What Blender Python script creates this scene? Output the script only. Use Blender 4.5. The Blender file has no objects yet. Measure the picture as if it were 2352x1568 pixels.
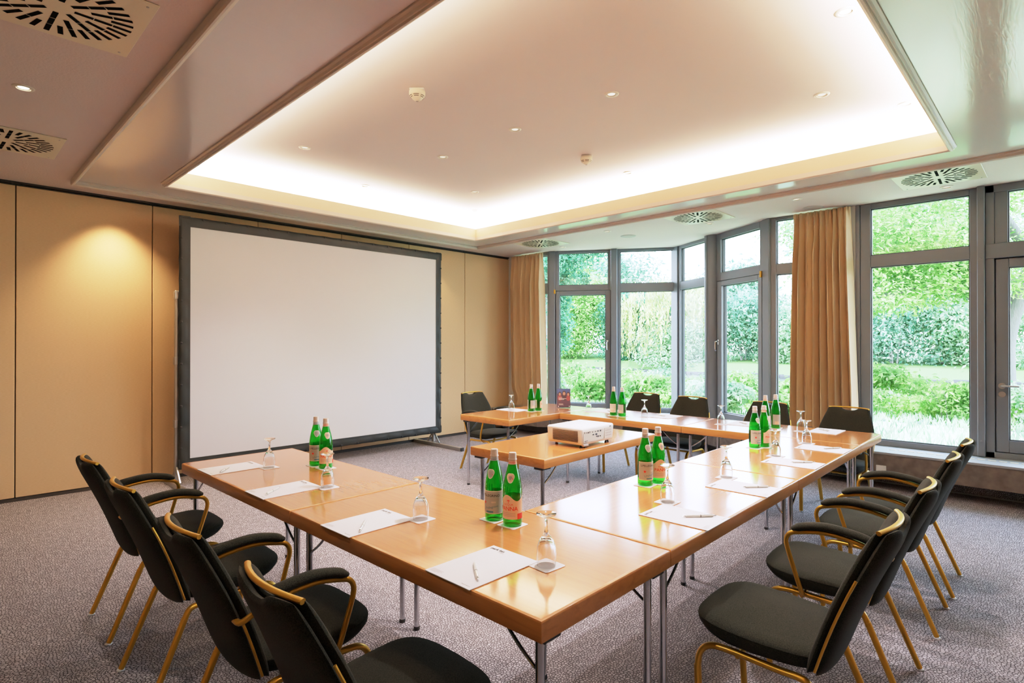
import bpy, bmesh, math, random
import numpy as np
from mathutils import Vector, Matrix
R = math.radians
scene = bpy.context.scene
C = scene.collection
random.seed(7)

# ------------------------------------------------------------------ helpers
class MB:
    """collects shapes; build() links them as ONE mesh object"""
    def __init__(s): s.v=[]; s.f=[]; s.m=[]; s.mi=0
    def add(s, vs, fs, mi=None):
        o=len(s.v); s.v.extend([tuple(p) for p in vs]); k=s.mi if mi is None else mi
        for f in fs: s.f.append(tuple(i+o for i in f)); s.m.append(k)
        return s
    def box(s, a, b, bev=0, seg=2, mi=None, xf=None):
        bm=bmesh.new(); bmesh.ops.create_cube(bm,size=1)
        for v in bm.verts: v.co=Vector(((a[i]+b[i])/2+v.co[i]*(b[i]-a[i]) for i in range(3)))
        if bev>0: bmesh.ops.bevel(bm,geom=list(bm.edges),offset=bev,segments=seg,profile=.5,affect='EDGES')
        bm.verts.index_update(); vs=[v.co.copy() for v in bm.verts]; fs=[[v.index for v in f.verts] for f in bm.faces]; bm.free()
        if xf: vs=[xf(p) for p in vs]
        return s.add(vs,fs,mi)
    def tube(s, path, r, n=10, mi=None, caps=True, sq=None):
        P=[Vector(p) for p in path]; N=len(P); rr=r if isinstance(r,(list,tuple)) else [r]*N
        t=(P[1]-P[0]).normalized(); up=Vector((0,0,1)) if abs(t.z)<.9 else Vector((1,0,0))
        a=t.cross(up).normalized(); vs=[]; fs=[]
        for i in range(N):
            if i==0: d=P[1]-P[0]
            elif i==N-1: d=P[-1]-P[-2]
            else: d=(P[i+1]-P[i]).normalized()+(P[i]-P[i-1]).normalized()
            d.normalize(); a=(a-d*a.dot(d)).normalized(); b=d.cross(a)
            for k in range(n):
                w=2*math.pi*k/n; ca,sa=math.cos(w),math.sin(w)
                q=(sq or (1,1))
                vs.append(P[i]+a*(ca*rr[i]*q[0])+b*(sa*rr[i]*q[1]))
        for i in range(N-1):
            for k in range(n):
                fs.append((i*n+k,i*n+(k+1)%n,(i+1)*n+(k+1)%n,(i+1)*n+k))
        if caps: fs.append(tuple(range(n-1,-1,-1))); fs.append(tuple((N-1)*n+k for k in range(n)))
        return s.add(vs,fs,mi)
    def lathe(s, prof, n=32, c=(0,0,0), mi=None):
        vs=[]; fs=[]; ring=[]
        for (r,z) in prof:
            if r<1e-6: ring.append([len(vs)]); vs.append((c[0],c[1],c[2]+z))
            else:
                ring.append(list(range(len(vs),len(vs)+n)))
                for k in range(n):
                    w=2*math.pi*k/n; vs.append((c[0]+r*math.cos(w),c[1]+r*math.sin(w),c[2]+z))
        for A,B in zip(ring,ring[1:]):
            for k in range(n):
                k2=(k+1)%n
                if len(A)==1 and len(B)==1: continue
                if len(A)==1: fs.append((A[0],B[k],B[k2]))
                elif len(B)==1: fs.append((A[k],A[k2],B[0]))
                else: fs.append((A[k],A[k2],B[k2],B[k]))
        return s.add(vs,fs,mi)
    def grid(s, nu, nv, fn, mi=None, closed=False):
        vs=[fn(i/(nu-1 if not closed else nu),j/(nv-1)) for j in range(nv) for i in range(nu)]
        fs=[]
        for j in range(nv-1):
            for i in range(nu if closed else nu-1):
                i2=(i+1)%nu; fs.append((j*nu+i,j*nu+i2,(j+1)*nu+i2,(j+1)*nu+i))
        return s.add(vs,fs,mi)
    def build(s, name, mats, parent=None, smooth=None, loc=None, rz=None):
        me=bpy.data.meshes.new(name); me.from_pydata(s.v,[],s.f); me.update()
        mats=mats if isinstance(mats,(list,tuple)) else [mats]
        for m in mats: me.materials.append(m)
        if len(mats)>1: me.polygons.foreach_set('material_index',s.m)
        bm=bmesh.new(); bm.from_mesh(me); bmesh.ops.recalc_face_normals(bm,faces=bm.faces); bm.to_mesh(me); bm.free()
        if smooth is not None:
            me.polygons.foreach_set('use_smooth',[True]*len(me.polygons)); me.set_sharp_from_angle(angle=R(smooth))
        return link(name,me,parent,loc,rz)
def link(name, me, parent=None, loc=None, rz=None):
    o=bpy.data.objects.new(name,me); C.objects.link(o)
    if parent: o.parent=parent
    if loc: o.location=loc
    if rz is not None: o.rotation_euler=(0,0,rz)
    return o
def tag(o,label=None,cat=None,group=None,kind=None):
    if label: o['label']=label
    if cat: o['category']=cat
    if group: o['group']=group
    if kind: o['kind']=kind
    return o
def empty(name,loc=(0,0,0),rz=0):
    o=bpy.data.objects.new(name,None); C.objects.link(o); o.empty_display_size=.1
    o.location=loc; o.rotation_euler=(0,0,rz); return o
def copy_tree(o,parent=None):
    kids=list(o.children); c=o.copy(); C.objects.link(c)
    if parent: c.parent=parent
    for k in kids: copy_tree(k,c)
    return c
def place(proto,first,loc,rz,label,cat,group=None):
    o=proto if first else copy_tree(proto)
    o.location=loc; o.rotation_euler=(0,0,rz); return tag(o,label,cat,group)
def struct(o,label=None): return tag(o,label,None,None,'structure')
def spline(pts,n=6):
    P=[Vector(p) for p in pts]; Q=[P[0]*2-P[1]]+P+[P[-1]*2-P[-2]]; out=[]
    for i in range(1,len(Q)-2):
        a,b,c,d=Q[i-1:i+3]
        for k in range(n):
            t=k/n; out.append(.5*((2*b)+(c-a)*t+(2*a-5*b+4*c-d)*t*t+(3*b-a-3*c+d)*t**3))
    out.append(P[-1]); return out
_tx={}
def text_geo(s,size,bold=0.0,align='CENTER'):
    k=(s,bold,align)
    if k not in _tx:
        cu=bpy.data.curves.new('lettering','FONT'); cu.body=s; cu.size=1; cu.align_x=align; cu.offset=bold; cu.resolution_u=2
        o=bpy.data.objects.new('lettering',cu); C.objects.link(o)
        bpy.context.view_layer.update()
        me=o.evaluated_get(bpy.context.evaluated_depsgraph_get()).to_mesh()
        _tx[k]=([(v.co.x,v.co.y) for v in me.vertices],[tuple(p.vertices) for p in me.polygons])
        o.to_mesh_clear(); bpy.data.objects.remove(o); bpy.data.curves.remove(cu)
    v,f=_tx[k]; return [(x*size,y*size) for x,y in v],f
def text(mb,s,size,xf,mi,bold=0.0,align='CENTER'):
    v,f=text_geo(s,size,bold,align); mb.add([xf(x,y) for x,y in v],f,mi)

# ------------------------------------------------------------------ materials
def mat(name,col=(.8,.8,.8),rough=.5,metal=0,spec=.5,coat=0,emit=None,es=0,trans=0,ior=1.45,sheen=0):
    m=bpy.data.materials.new(name); m.use_nodes=True; b=m.node_tree.nodes['Principled BSDF']
    b.inputs['Base Color'].default_value=(*col,1); b.inputs['Roughness'].default_value=rough; b.inputs['Metallic'].default_value=metal
    b.inputs['Specular IOR Level'].default_value=spec; b.inputs['Coat Weight'].default_value=coat; b.inputs['Coat Roughness'].default_value=.12
    b.inputs['Transmission Weight'].default_value=trans; b.inputs['IOR'].default_value=ior; b.inputs['Sheen Weight'].default_value=sheen
    if emit: b.inputs['Emission Color'].default_value=(*emit,1); b.inputs['Emission Strength'].default_value=es
    return m
def nodes(m): return m.node_tree.nodes,m.node_tree.links,m.node_tree.nodes['Principled BSDF']
def ramp(n,stops):
    r=n.new('ShaderNodeValToRGB'); e=r.color_ramp.elements
    e[0].position,e[0].color=stops[0][0],(*stops[0][1],1); e[1].position,e[1].color=stops[-1][0],(*stops[-1][1],1)
    for p,c in stops[1:-1]: x=e.new(p); x.color=(*c,1)
    return r
def mapped(n,l,scale=(1,1,1),coord='Object',rot=(0,0,0)):
    t=n.new('ShaderNodeTexCoord'); mp=n.new('ShaderNodeMapping'); mp.inputs['Scale'].default_value=scale; mp.inputs['Rotation'].default_value=rot
    l.new(t.outputs[coord],mp.inputs['Vector']); return mp
def noise(n,l,mp,scale,detail=3,dist=0,rough=.5):
    x=n.new('ShaderNodeTexNoise'); x.inputs['Scale'].default_value=scale; x.inputs['Detail'].default_value=detail
    x.inputs['Distortion'].default_value=dist; x.inputs['Roughness'].default_value=rough
    l.new(mp.outputs[0],x.inputs['Vector']); return x
def bump(n,l,src,b,strength,dist=.01):
    x=n.new('ShaderNodeBump'); x.inputs['Strength'].default_value=strength; x.inputs['Distance'].default_value=dist
    l.new(src,x.inputs['Height']); l.new(x.outputs[0],b.inputs['Normal'])

def wood_mat(name,c1,c2,scale,rough,bands=14,coat=.25):
    m=mat(name,c1,rough,0,.5,coat); n,l,b=nodes(m)
    mp=mapped(n,l,scale); x=noise(n,l,mp,bands,5,.6)
    r=ramp(n,[(.35,c2),(.5,c1),(.68,tuple(min(1,v*1.07) for v in c1))]); l.new(x.outputs['Fac'],r.inputs[0])
    x2=noise(n,l,mp,bands*6,2); mx=n.new('ShaderNodeMix'); mx.data_type='RGBA'; mx.blend_type='MULTIPLY'; mx.inputs[0].default_value=.25
    r2=ramp(n,[(.35,(.86,.80,.74)),(.6,(1,1,1))]); l.new(x2.outputs['Fac'],r2.inputs[0])
    l.new(r.outputs[0],mx.inputs[6]); l.new(r2.outputs[0],mx.inputs[7]); l.new(mx.outputs[2],b.inputs['Base Color']); return m
M={}
M['wood']=wood_mat('beech_laminate',(.63,.240,.074),(.59,.22,.066),(1.2,22,1),.2,3,1.0)
M['wood'].node_tree.nodes['Principled BSDF'].inputs['Coat IOR'].default_value=1.58
M['edge']=wood_mat('beech_edge',(.56,.235,.068),(.49,.195,.052),(1.2,8,18),.30,2.5,.2)
M['chrome']=mat('chrome',(.62,.62,.64),.12,1)
M['steel']=mat('brushed_steel',(.55,.55,.56),.3,1)
M['alu']=mat('screen_aluminium',(.42,.41,.38),.35,.9)
M['gold']=mat('gold_anodised',(.60,.33,.045),.36,.75,.5,.1)
M['black']=mat('black_plastic',(.02,.02,.022),.5)
M['white']=mat('white_plastic',(.78,.77,.73),.35)
M['paper']=mat('white_paper',(.86,.83,.85),.75,0,.25)
M['ink']=mat('dark_print',(.015,.016,.025),.6)
M['greyink']=mat('grey_print',(.42,.38,.38),.7)
M['lens']=mat('silver_clip',(.7,.72,.75),.15,1)
M['glide']=mat('clear_glide',(.75,.78,.8),.15,0,.5)
M['ceil']=mat('painted_ceiling',(.70,.615,.59),.75,0,.3)
n,l,b=nodes(M['ceil']); x=noise(n,l,mapped(n,l),75,3); bump(n,l,x.outputs['Fac'],b,.35,.006)
M['coffer']=mat('coffer_ceiling',(.74,.655,.625),.8,0,.25)
M['lip']=mat('cove_lip_paint',(.76,.63,.45),.6,0,.3)
M['panel']=mat('gloss_painted_panel',(.66,.61,.59),.16,0,.5,.5)
n,l,b=nodes(M['panel']); mp=mapped(n,l,(2.0,14,1)); x=noise(n,l,mp,3.2,4,1.6); bump(n,l,x.outputs['Fac'],b,.10,.006)
M['mould']=mat('moulding_paint',(.68,.60,.53),.35,0,.5)
M['track']=mat('dark_track',(.035,.03,.025),.5)
M['wall']=mat('fabric_wall_panel',(.68,.50,.285),.8,0,.2)
n,l,b=nodes(M['wall']); x=noise(n,l,mapped(n,l,(5,5,60)),9,4); r=ramp(n,[(.3,(.66,.445,.25)),(.7,(.75,.525,.305))]); l.new(x.outputs['Fac'],r.inputs[0]); l.new(r.outputs[0],b.inputs['Base Color'])
M['plaster']=mat('white_plaster',(.78,.77,.74),.7)
M['frame']=mat('grey_window_frame',(.185,.215,.255),.4,.0,.5)
M['seal']=mat('window_seal',(.05,.055,.06),.5)
M['sill']=mat('grey_felt_sill',(.135,.115,.10),.75,0,.4)
n,l,b=nodes(M['sill']); x=noise(n,l,mapped(n,l),14,6); r=ramp(n,[(.3,(.095,.08,.07)),(.7,(.17,.145,.125))]); l.new(x.outputs['Fac'],r.inputs[0]); l.new(r.outputs[0],b.inputs['Base Color'])
M['silltop']=mat('sill_top_surface',(.36,.38,.40),.45,0,.5)
M['curtain']=mat('tan_satin_curtain',(.86,.64,.39),.5,0,.4,0,sheen=.25)
M['fabric']=mat('charcoal_upholstery',(.018,.018,.016),.85,0,.15,0,sheen=.04)
n,l,b=nodes(M['fabric']); x=noise(n,l,mapped(n,l),340,2); r=ramp(n,[(.35,(.0065,.0078,.0055)),(.65,(.024,.0255,.0185))]); l.new(x.outputs['Fac'],r.inputs[0]); l.new(r.outputs[0],b.inputs['Base Color']); bump(n,l,x.outputs['Fac'],b,.25,.002)
M['screen']=mat('matte_screen',(.70,.68,.67),.8,0,.2)
M['border']=mat('dark_screen_border',(.014,.017,.0155),.5,0,.4)
M['snap']=mat('black_snap',(.006,.006,.006),.4)
M['slot']=mat('vent_slot_dark',(.004,.004,.003),.9,0,.05)
M['vent']=mat('cream_vent_plate',(.74,.68,.54),.28,0,.5)
M['speaker']=mat('speaker_mesh',(.5,.49,.46),.7)
M['ring']=mat('fitting_ring',(.72,.68,.60),.3)
M['bulb']=mat('lamp_glass',(.95,.9,.78),.15,0,.6,0,(1,.80,.52),1.1)
M['bulbhot']=mat('lamp_glass_lit',(.95,.9,.78),.15,0,.6,0,(1,.78,.48),9)
M['reflector']=mat('gilt_reflector',(.78,.66,.40),.2,.9)
# carpet: pale cells with dark outlines
def carpet_mat(name,rot):
 m_=mat(name,(.4,.37,.37),.95,0,.1); n,l,b=nodes(m_)
 mp=mapped(n,l,(1,1,1),'Object',rot); dn=noise(n,l,mp,5,2); vm=n.new('ShaderNodeVectorMath'); vm.operation='SCALE'; vm.inputs['Scale'].default_value=.055
 l.new(dn.outputs['Color'],vm.inputs[0]); va=n.new('ShaderNodeVectorMath'); l.new(mp.outputs[0],va.inputs[0]); l.new(vm.outputs[0],va.inputs[1])
 vo=n.new('ShaderNodeTexVoronoi'); vo.feature='DISTANCE_TO_EDGE'; vo.voronoi_dimensions='2D'; vo.inputs['Scale'].default_value=76; l.new(va.outputs[0],vo.inputs['Vector'])
 vc=n.new('ShaderNodeTexVoronoi'); vc.voronoi_dimensions='2D'; vc.inputs['Scale'].default_value=76; l.new(va.outputs[0],vc.inputs['Vector'])
 r=ramp(n,[(.03,(.044,.040,.046)),(.23,(.435,.415,.455))]); l.new(vo.outputs[0],r.inputs[0])
 sx=n.new('ShaderNodeSeparateColor'); l.new(vc.outputs['Color'],sx.inputs[0]); mr=n.new('ShaderNodeMapRange'); mr.inputs[3].default_value=.68; mr.inputs[4].default_value=1.12; l.new(sx.outputs[0],mr.inputs[0])
 mx=n.new('ShaderNodeMix'); mx.data_type='RGBA'; mx.blend_type='MULTIPLY'; mx.inputs[0].default_value=1; l.new(r.outputs[0],mx.inputs[6]); l.new(mr.outputs[0],mx.inputs[7]); l.new(mx.outputs[2],b.inputs['Base Color'])
 return m_
M['carpet']=carpet_mat('cobble_carpet',(0,0,0)); M['carpetv']=carpet_mat('cobble_carpet_upright',(0,R(90),0))
# glass
def facing_fac(n,l,lo,hi,p):
    lw=n.new('ShaderNodeLayerWeight'); lw.inputs['Blend'].default_value=.5
    pw=n.new('ShaderNodeMath'); pw.operation='POWER'; pw.inputs[1].default_value=p; l.new(lw.outputs['Facing'],pw.inputs[0])
    ma=n.new('ShaderNodeMath'); ma.operation='MULTIPLY_ADD'; ma.inputs[1].default_value=hi-lo; ma.inputs[2].default_value=lo; l.new(pw.outputs[0],ma.inputs[0]); return ma.outputs[0]
def clear_glass(name,col,glcol,lo,hi,p,body=None,bf=0):
    """thin-walled glass: transparent tint with a rim that turns glossy"""
    m=bpy.data.materials.new(name); m.use_nodes=True; n=m.node_tree.nodes; l=m.node_tree.links; n.clear()
    o=n.new('ShaderNodeOutputMaterial'); t=n.new('ShaderNodeBsdfTransparent'); t.inputs[0].default_value=(*col,1)
    g=n.new('ShaderNodeBsdfGlossy'); g.inputs['Roughness'].default_value=.03; g.inputs[0].default_value=(*glcol,1)
    mx=n.new('ShaderNodeMixShader'); l.new(facing_fac(n,l,lo,hi,p),mx.inputs[0]); base=t.outputs[0]
    if body:
        d=n.new('ShaderNodeBsdfTranslucent'); d.inputs[0].default_value=(*body,1); mb_=n.new('ShaderNodeMixShader'); mb_.inputs[0].default_value=bf
        l.new(t.outputs[0],mb_.inputs[1]); l.new(d.outputs[0],mb_.inputs[2]); base=mb_.outputs[0]
    l.new(base,mx.inputs[1]); l.new(g.outputs[0],mx.inputs[2]); l.new(mx.outputs[0],o.inputs[0]); return m
def thin_glass():
    m=bpy.data.materials.new('window_glass'); m.use_nodes=True; n=m.node_tree.nodes; l=m.node_tree.links; n.clear()
    o=n.new('ShaderNodeOutputMaterial'); t=n.new('ShaderNodeBsdfTransparent'); t.inputs[0].default_value=(.93,.97,.96,1)
    g=n.new('ShaderNodeBsdfGlossy'); g.inputs['Roughness'].default_value=0.0; f=facing_fac(n,l,.02,.45,4)
    mx=n.new('ShaderNodeMixShader'); l.new(f,mx.inputs[0]); l.new(t.outputs[0],mx.inputs[1]); l.new(g.outputs[0],mx.inputs[2]); l.new(mx.outputs[0],o.inputs[0]); return m
M['pane']=thin_glass()
M['crystal']=mat('clear_drinking_glass',(1,1,1),0,0,.5,0,trans=1,ior=1.45)
M['acrylic']=clear_glass('acrylic_holder',(.95,.97,.98),(1,1,1),.03,.6,3)
M['green']=clear_glass('green_bottle_glass',(.09,.60,.13),(.8,1,.85),.04,.6,2.6,(.015,.36,.03),.30)
M['capw']=mat('pale_metal_cap',(.72,.62,.55),.35,.3)
M['foilgrey']=mat('grey_foil_label',(.46,.50,.52),.5)
M['foilpink']=mat('pink_foil_label',(.82,.52,.40),.5)
M['labgrey']=mat('grey_blue_paper_label',(.42,.47,.45),.6)
M['labcream']=mat('cream_paper_label',(.82,.60,.44),.6)
M['red']=mat('red_print',(.75,.045,.03),.5)
M['blue']=mat('blue_print',(.07,.25,.36),.5)
M['palelab']=mat('pale_label_edge',(.85,.78,.66),.6)
# outdoors
def leaf_mat(name,c1,c2,trans=.45,ns=1.1):
    m=bpy.data.materials.new(name); m.use_nodes=True; n=m.node_tree.nodes; l=m.node_tree.links; n.clear()
    o=n.new('ShaderNodeOutputMaterial'); d=n.new('ShaderNodeBsdfDiffuse'); t=n.new('ShaderNodeBsdfTranslucent'); mx=n.new('ShaderNodeMixShader'); mx.inputs[0].default_value=trans
    g=n.new('ShaderNodeNewGeometry'); r=ramp(n,[(.0,c1),(1,c2)]); l.new(g.outputs['Random Per Island'],r.inputs[0]); x=noise(n,l,mapped(n,l),ns,3,0,.6); q=ramp(n,[(.36,(.34,.42,.42)),(.62,(1.18,1.15,1.12))]); l.new(x.outputs['Fac'],q.inputs[0]); k=n.new('ShaderNodeMix'); k.data_type='RGBA'; k.blend_type='MULTIPLY'; k.inputs[0].default_value=1; l.new(r.outputs[0],k.inputs[6]); l.new(q.outputs[0],k.inputs[7])  # noise paints lit clumps and shaded gaps into the leaf colour
    l.new(k.outputs[2],d.inputs[0]); l.new(k.outputs[2],t.inputs[0]); l.new(d.outputs[0],mx.inputs[1]); l.new(t.outputs[0],mx.inputs[2]); l.new(mx.outputs[0],o.inputs[0]); return m
M['leafA']=leaf_mat('leaf_fresh_green',(.15,.40,.07),(.48,.70,.26))
M['leafB']=leaf_mat('leaf_blue_green',(.13,.36,.22),(.52,.70,.50))  # far foliage: distance haze is put into the paler colour
M['leafC']=leaf_mat('leaf_willow',(.46,.56,.16),(.82,.84,.42))
M['leafD']=leaf_mat('leaf_dark_green',(.04,.19,.11),(.22,.45,.27))  # shade on the overhanging tree is put into this darker tone
M['leafE']=leaf_mat('leaf_ivy',(.22,.46,.22),(.66,.80,.50))  # on the far bank its paleness stands in for haze
M['bark']=mat('grey_bark',(.15,.145,.135),.9); M['barkp']=mat('pale_bark',(.40,.37,.36),.9)
n,l,b=nodes(M['bark']); x=noise(n,l,mapped(n,l,(6,6,1)),8,5); bump(n,l,x.outputs['Fac'],b,.6,.03)
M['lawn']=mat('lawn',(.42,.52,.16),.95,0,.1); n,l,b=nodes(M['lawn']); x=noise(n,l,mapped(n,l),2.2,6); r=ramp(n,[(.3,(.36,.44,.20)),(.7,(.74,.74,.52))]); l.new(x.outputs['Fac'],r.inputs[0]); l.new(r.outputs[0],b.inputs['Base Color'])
M['water']=mat('river_water',(.16,.22,.15),.06,0,.5); n,l,b=nodes(M['water']); x=noise(n,l,mapped(n,l),2.5,3); bump(n,l,x.outputs['Fac'],b,.25,.05)
M['stone']=mat('bank_stone',(.06,.058,.058),.9)

# ------------------------------------------------------------------ room shell
H=2.88; BY=6.777; WX=6.85
X0,Y0=-2.2,-2.2
A=(6.85,5.85); B=(7.875,4.226); CC=(6.865,2.5)
mb=MB(); mb.add([(X0,Y0,0),(WX+.1,Y0,0),(WX+.1,2.45,0),(8.0,4.226,0),(WX+.1,5.9,0),(WX+.1,BY+.1,0),(X0,BY+.1,0)],[(0,1,2,3,4,5,6)])
struct(mb.build('floor',M['carpet']))
cx0,cx1,cy0,cy1=1.475,5.21,.616,5.80
# low ceiling with coffer opening
def ring(mb,a,b_,z,mi=None):
    (ax0,ay0,ax1,ay1),(bx0,by0,bx1,by1)=a,b_
    mb.add([(ax0,ay0,z),(ax1,ay0,z),(ax1,ay1,z),(ax0,ay1,z),(bx0,by0,z),(bx1,by0,z),(bx1,by1,z),(bx0,by1,z)],[(0,1,5,4),(1,2,6,5),(2,3,7,6),(3,0,4,7)],mi)
mb=MB(); ring(mb,(X0,Y0,WX+.05,BY+.05),(cx0,cy0,cx1,cy1),H)
mb.add([(WX+.05,2.42,H),(7.95,4.226,H),(WX+.05,5.93,H)],[(0,1,2)])
ceil=struct(mb.build('ceiling',M['ceil']))
g=.24; CZ=3.18; LZ=2.995
mb=MB(); ox0,ox1,oy0,oy1=cx0-g,cx1+g,cy0-g,cy1+g
mb.add([(ox0,oy0,CZ),(ox1,oy0,CZ),(ox1,oy1,CZ),(ox0,oy1,CZ)],[(0,1,2,3)])
for p,q in [((ox0,oy0),(ox1,oy0)),((ox1,oy0),(ox1,oy1)),((ox1,oy1),(ox0,oy1)),((ox0,oy1),(ox0,oy0))]:
    mb.add([(*p,H+.004),(*q,H+.004),(*q,CZ),(*p,CZ)],[(0,1,2,3)])
ring(mb,(ox0,oy0,ox1,oy1),(cx0,cy0,cx1,cy1),H+.006)
mb.build('coffer',M['coffer'],ceil)
mb=MB(); t=.018
for a,b_ in [((cx0-t,cy0-t),(cx0,cy1+t)),((cx1,cy0-t),(cx1+t,cy1+t)),((cx0,cy0-t),(cx1,cy0)),((cx0,cy1),(cx1,cy1+t))]:
    mb.box((a[0],a[1],H),(b_[0],b_[1],LZ))
mb.build('cove_lip',M['lip'],ceil)
def frame_moulding(x0,x1,y0,y1,w,prof):
    """mitred moulding: profile points (offset outward 0..w, z)"""
    mb=MB(); k=len(prof); cor=[(x0,y0,-1,-1),(x1,y0,1,-1),(x1,y1,1,1),(x0,y1,-1,1)]
    vs=[(cx+sx*o,cy+sy*o,z) for cx,cy,sx,sy in cor for o,z in prof]; fs=[]
    for c in range(4):
        for i in range(k-1): fs.append((c*k+i,c*k+i+1,((c+1)%4)*k+i+1,((c+1)%4)*k+i))
    mb.add(vs,fs); return mb
prof=[(0,H),(0,H-.040),(.012,H-.048),(.022,H-.048),(.024,H-.036),(.032,H-.036),(.036,H-.022),(.046,H-.014),(.046,H)]
struct(frame_moulding(cx0,cx1,cy0,cy1,.046,prof).build('trim_1',M['mould']))
ex0,ex1,ey0,ey1=.893,5.69,.10,6.30
profo=[(0,H),(0,H-.018),(.012,H-.022),(.016,H-.040),(.030,H-.048),(.040,H-.048),(.046,H-.038),(.046,H)]
struct(frame_moulding(ex0,ex1,ey0,ey1,.046,profo).build('trim_2',M['mould']))
mb=MB(); w=.047; ring(mb,(ex0,ey0,ex1,ey1),(cx0-w,cy0-w,cx1+w,cy1+w),H-.005); struct(mb.build('trim_3',M['panel']))
mb=MB(); mb.box((X0-.2,Y0-.2,3.22),(8.25,BY+.3,3.32)); struct(mb.build('roof_light_blocker',M['plaster']))  # unseen slab, added to keep sun and sky light from leaking in
# far partition wall: dark backing, fabric panels, track and floor seal
wb=MB(); wb.box((X0,BY+.012,0),(WX+.3,BY+.12,H+.35)); wb=struct(wb.build('wall_back',M['track']))
seams=[-2.2,-1.63,-.56,.512,1.58,2.65,3.72,4.78,5.842,6.86]
for i in range(len(seams)-1):
    mb=MB(); mb.box((seams[i]+.004,BY-.02,.035),(seams[i+1]-.004,BY+.02,H-.035),.003,1); mb.build('panel',M['wall'],wb)
mb=MB(); mb.box((X0,BY-.03,H-.018),(WX,BY+.012,H)); mb.box((X0,BY-.012,H-.034),(WX,BY+.012,H-.024))
for s in seams[1:-1]: mb.box((s-.03,BY-.034,H-.026),(s+.03,BY,H-.012))
struct(mb.build('trim_4',M['track']))
mb=MB(); mb.box((X0,BY-.024,0),(WX,BY+.012,.03)); struct(mb.build('baseboard_back',M['track']))
mb=MB(); mb.box((X0-.12,Y0,0),(X0,BY+.1,H+.35)); struct(mb.build('wall_left',M['wall']))
mb=MB(); mb.box((X0,Y0-.12,0),(WX+.3,Y0,H+.35)); struct(mb.build('wall_front',M['wall']))

# ------------------------------------------------------------------ window walls
def seg_xf(P,Q):
    L=math.hypot(Q[0]-P[0],Q[1]-P[1]); ux,uy=(Q[0]-P[0])/L,(Q[1]-P[1])/L; nx,ny=uy,-ux   # n points into the room
    if nx>0: nx,ny=-nx,-ny
    return (lambda p: Vector((P[0]+ux*p[0]+nx*p[1],P[1]+uy*p[0]+ny*p[1],p[2]))),L
def bars(lst,xf,bev=.004):
    mb=MB()
    for s0,s1,z0,z1,d0,d1 in lst: mb.box((s0,d0,z0),(s1,d1,z1),bev,1,xf=xf)
    return mb
def pane(xf,s0,s1,z0,z1,parent):
    mb=MB(); mb.add([xf((s0-.01,-.02,z0-.01)),xf((s1+.01,-.02,z0-.01)),xf((s1+.01,-.02,z1+.01)),xf((s0-.01,-.02,z1+.01))],[(0,1,2,3)])
    mb.build('pane',M['pane'],parent)
    mb=MB()
    for a,b_,c,d in [(s0,s1,z0,z0+.008),(s0,s1,z1-.008,z1),(s0,s0+.008,z0,z1),(s1-.008,s1,z0,z1)]: mb.box((a,-.03,c),(b_,.004,d),xf=xf)
    mb.build('glazing_seal',M['seal'],parent)
def surround(s0,s1,z0,z1,g0,g1,h0,h1,d0=-.05,d1=.03):
    return [(s0,g0,z0,z1,d0,d1),(g1,s1,z0,z1,d0,d1),(g0,g1,z0,h0,d0,d1),(g0,g1,h1,z1,d0,d1)]
def lever(xf,s,z,parent,flip=1,d=.03):
    mb=MB(); mb.box((s-.014,d,z-.035),(s+.014,d+.012,z+.035),.004,2,xf=xf)
    mb.tube([xf(p) for p in spline([(s,d+.01,z+.01),(s,d+.045,z+.008),(s,d+.055,z-.01),(s,d+.055,z-.09),(s,d+.045,z-.115)],5)],.010,8)
    mb.build('handle',M['lens'],parent,40)
T0,T1=2.22,2.34
# window_1 left bay side: casement leaf with light above, post, fixed pane
xf,L=seg_xf(A,B)
w=struct(bars([(-.02,.075,.0,H,-.07,.05),(.0,L,0,.405,-.06,.02)]+surround(.075,.94,T0+.03,H,.128,.903,T1,2.842),xf).build('window_1',M['frame']))
pane(xf,.128,.903,T1,2.842,w); bars([(.075,.09,.4,T0+.03,-.05,.02),(.93,.945,.4,T0+.03,-.05,.02)],xf).build('outer_frame',M['frame'],w)
lf=bars(surround(.09,.936,.417,2.245,.148,.863,.492,2.183,-.045,.045),xf).build('casement_leaf',M['frame'],w); pane(xf,.148,.863,.492,2.183,lf)
lever(xf,.893,1.44,lf,d=.045)
mb=MB(); mb.box((.06,.04,2.205),(.085,.07,2.27),.004,1,xf=xf); mb.build('hinge',M['gold'],lf)
bars([(.945,1.045,.37,H,-.06,.09)],xf,.012).build('post',M['frame'],w)
w=struct(bars(surround(1.045,1.93,.37,H,1.089,1.887,.432,2.842)+[(1.089,1.887,T0,T1+.008,-.05,.03)],xf).build('window_2',M['frame']))
pane(xf,1.089,1.887,.432,T0,w); pane(xf,1.089,1.887,T1+.008,2.842,w)
xf2,L2=seg_xf(B,CC)
w=struct(bars([(-.06,.11,.0,H,-.06,.05),(.0,L2,0,.405,-.06,.02)]+surround(.11,.875,.37,H,.165,.855,.432,2.835)+[(.165,.855,T0,T1,-.05,.03)],xf2).build('window_3',M['frame']))
pane(xf2,.165,.855,.432,T0,w); pane(xf2,.165,.855,T1,2.835,w)
mb=MB(); mb.tube([xf2((.96,.03,.37)),xf2((.96,.03,H))],.088,20); mb.box((.905,.03,.37),(.965,.125,H),.006,2,xf=xf2); struct(mb.build('column',M['frame'],None,40))
w=struct(bars([(1.95,2.06,0,H,-.07,.05)]+surround(1.04,1.95,T0+.03,H,1.13,1.885,2.36,2.80),xf2).build('window_4',M['frame']))
pane(xf2,1.13,1.885,2.36,2.80,w); bars([(1.05,1.075,.4,T0+.03,-.05,.02),(1.935,1.952,.4,T0+.03,-.05,.02)],xf2).build('outer_frame',M['frame'],w)
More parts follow.
